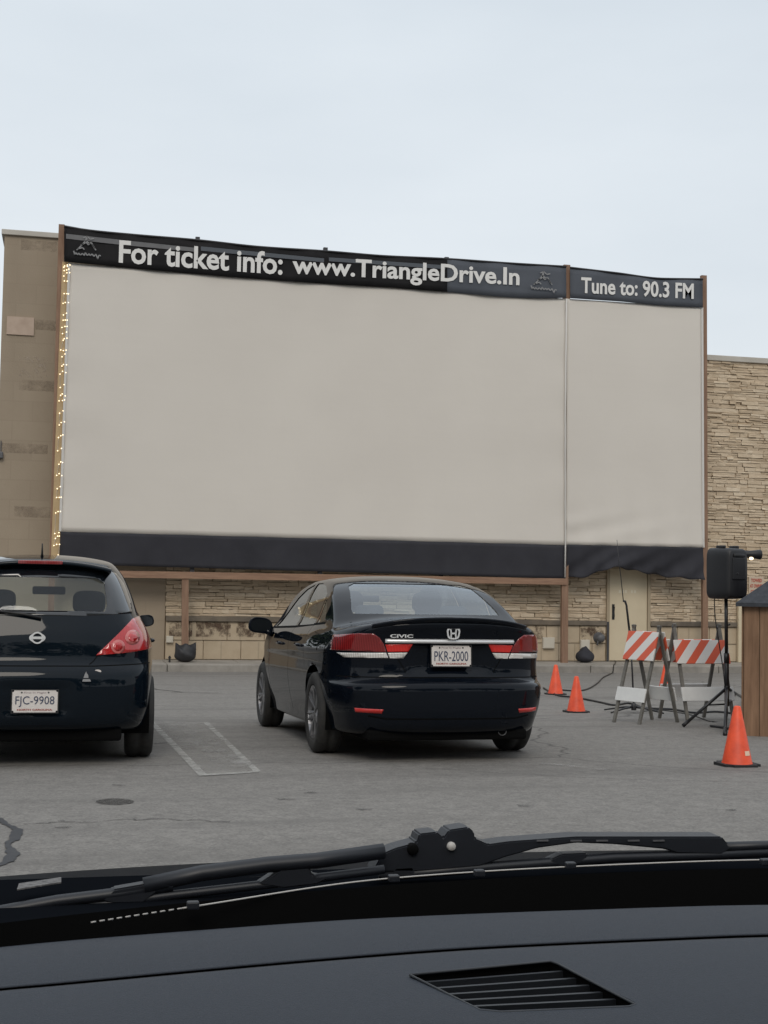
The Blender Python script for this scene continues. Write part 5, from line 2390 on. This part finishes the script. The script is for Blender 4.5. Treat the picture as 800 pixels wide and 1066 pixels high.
# ================================================================== LIGHT
w = bpy.data.worlds.new('World')
sc.world = w
w.use_nodes = True
nt = w.node_tree
bg = nt.nodes['Background']
bg.inputs['Strength'].default_value = .10
sky = nt.nodes.new('ShaderNodeTexSky')
sky.sky_type = 'NISHITA'
sky.sun_disc = False
sky.sun_elevation = R(38)
sky.sun_rotation = R(195)
sky.air_density = 1.2
sky.dust_density = 3
tc = nt.nodes.new('ShaderNodeTexCoord')
sx = nt.nodes.new('ShaderNodeSeparateXYZ')
nt.links.new(tc.outputs['Generated'], sx.inputs[0])
mp = nt.nodes.new('ShaderNodeMapping')
mp.inputs['Scale'].default_value = (1.0, 1.0, 3.2)
nt.links.new(tc.outputs['Generated'], mp.inputs[0])
nz = nt.nodes.new('ShaderNodeTexNoise')
nz.inputs['Scale'].default_value = 2.2
nz.inputs['Detail'].default_value = 6
nz.inputs['Roughness'].default_value = .5
nt.links.new(mp.outputs[0], nz.inputs['Vector'])
rp_ = nt.nodes.new('ShaderNodeValToRGB')
rp_.color_ramp.elements[0].position = .3
rp_.color_ramp.elements[0].color = (.89, .905, .92, 1)
rp_.color_ramp.elements[1].position = .62
rp_.color_ramp.elements[1].color = (1, 1, 1, 1)
nt.links.new(nz.outputs['Fac'], rp_.inputs[0])
# height gradient of the overcast
hr = nt.nodes.new('ShaderNodeValToRGB')
el = hr.color_ramp.elements
el[0].position = 0
el[0].color = (.65, .67, .695, 1)
el[1].position = 1
el[1].color = (.82, .84, .88, 1)
e3 = el.new(.22)
e3.color = (.635, .67, .705, 1)
e4 = el.new(.42)
e4.color = (.60, .645, .69, 1)
nt.links.new(sx.outputs['Z'], hr.inputs[0])
# brighter cloud behind the camera
mr = nt.nodes.new('ShaderNodeMapRange')
mr.inputs['From Min'].default_value = .2
mr.inputs['From Max'].default_value = -.8
mr.inputs['To Min'].default_value = 12.5
mr.inputs['To Max'].default_value = 12.0
nt.links.new(sx.outputs['Y'], mr.inputs['Value'])
m1 = nt.nodes.new('ShaderNodeMix')
m1.data_type = 'RGBA'
m1.blend_type = 'MULTIPLY'
m1.inputs[0].default_value = 1
nt.links.new(rp_.outputs[0], m1.inputs[6])
nt.links.new(hr.outputs[0], m1.inputs[7])
vm = nt.nodes.new('ShaderNodeVectorMath')
vm.operation = 'SCALE'
nt.links.new(m1.outputs[2], vm.inputs[0])
nt.links.new(mr.outputs[0], vm.inputs['Scale'])
m2 = nt.nodes.new('ShaderNodeMix')
m2.data_type = 'RGBA'
m2.inputs[0].default_value = .93
nt.links.new(sky.outputs[0], m2.inputs[6])
nt.links.new(vm.outputs[0], m2.inputs[7])
nt.links.new(m2.outputs[2], bg.inputs['Color'])

sun = bpy.data.lights.new('sun', 'SUN')
sun.energy = 1.0
sun.angle = R(25)
sun.color = (1, .91, .80)
so_ = bpy.data.objects.new('sun', sun)
COL.objects.link(so_)
sdir = Vector((sin(R(195)) * cos(R(38)), cos(R(195)) * cos(R(38)), sin(R(38))))
so_.rotation_euler = sdir.to_track_quat('Z', 'Y').to_euler()

sc.view_settings.view_transform = 'Standard'
sc.view_settings.look = 'None'
sc.view_settings.gamma = 1
sc.view_settings.exposure = .09
sc.cycles.use_denoising = True
sc.cycles.max_bounces = 8
sc.cycles.transparent_max_bounces = 16
sc.cycles.caustics_reflective = False
sc.cycles.caustics_refractive = False
sc.cycles.sample_clamp_indirect = 6
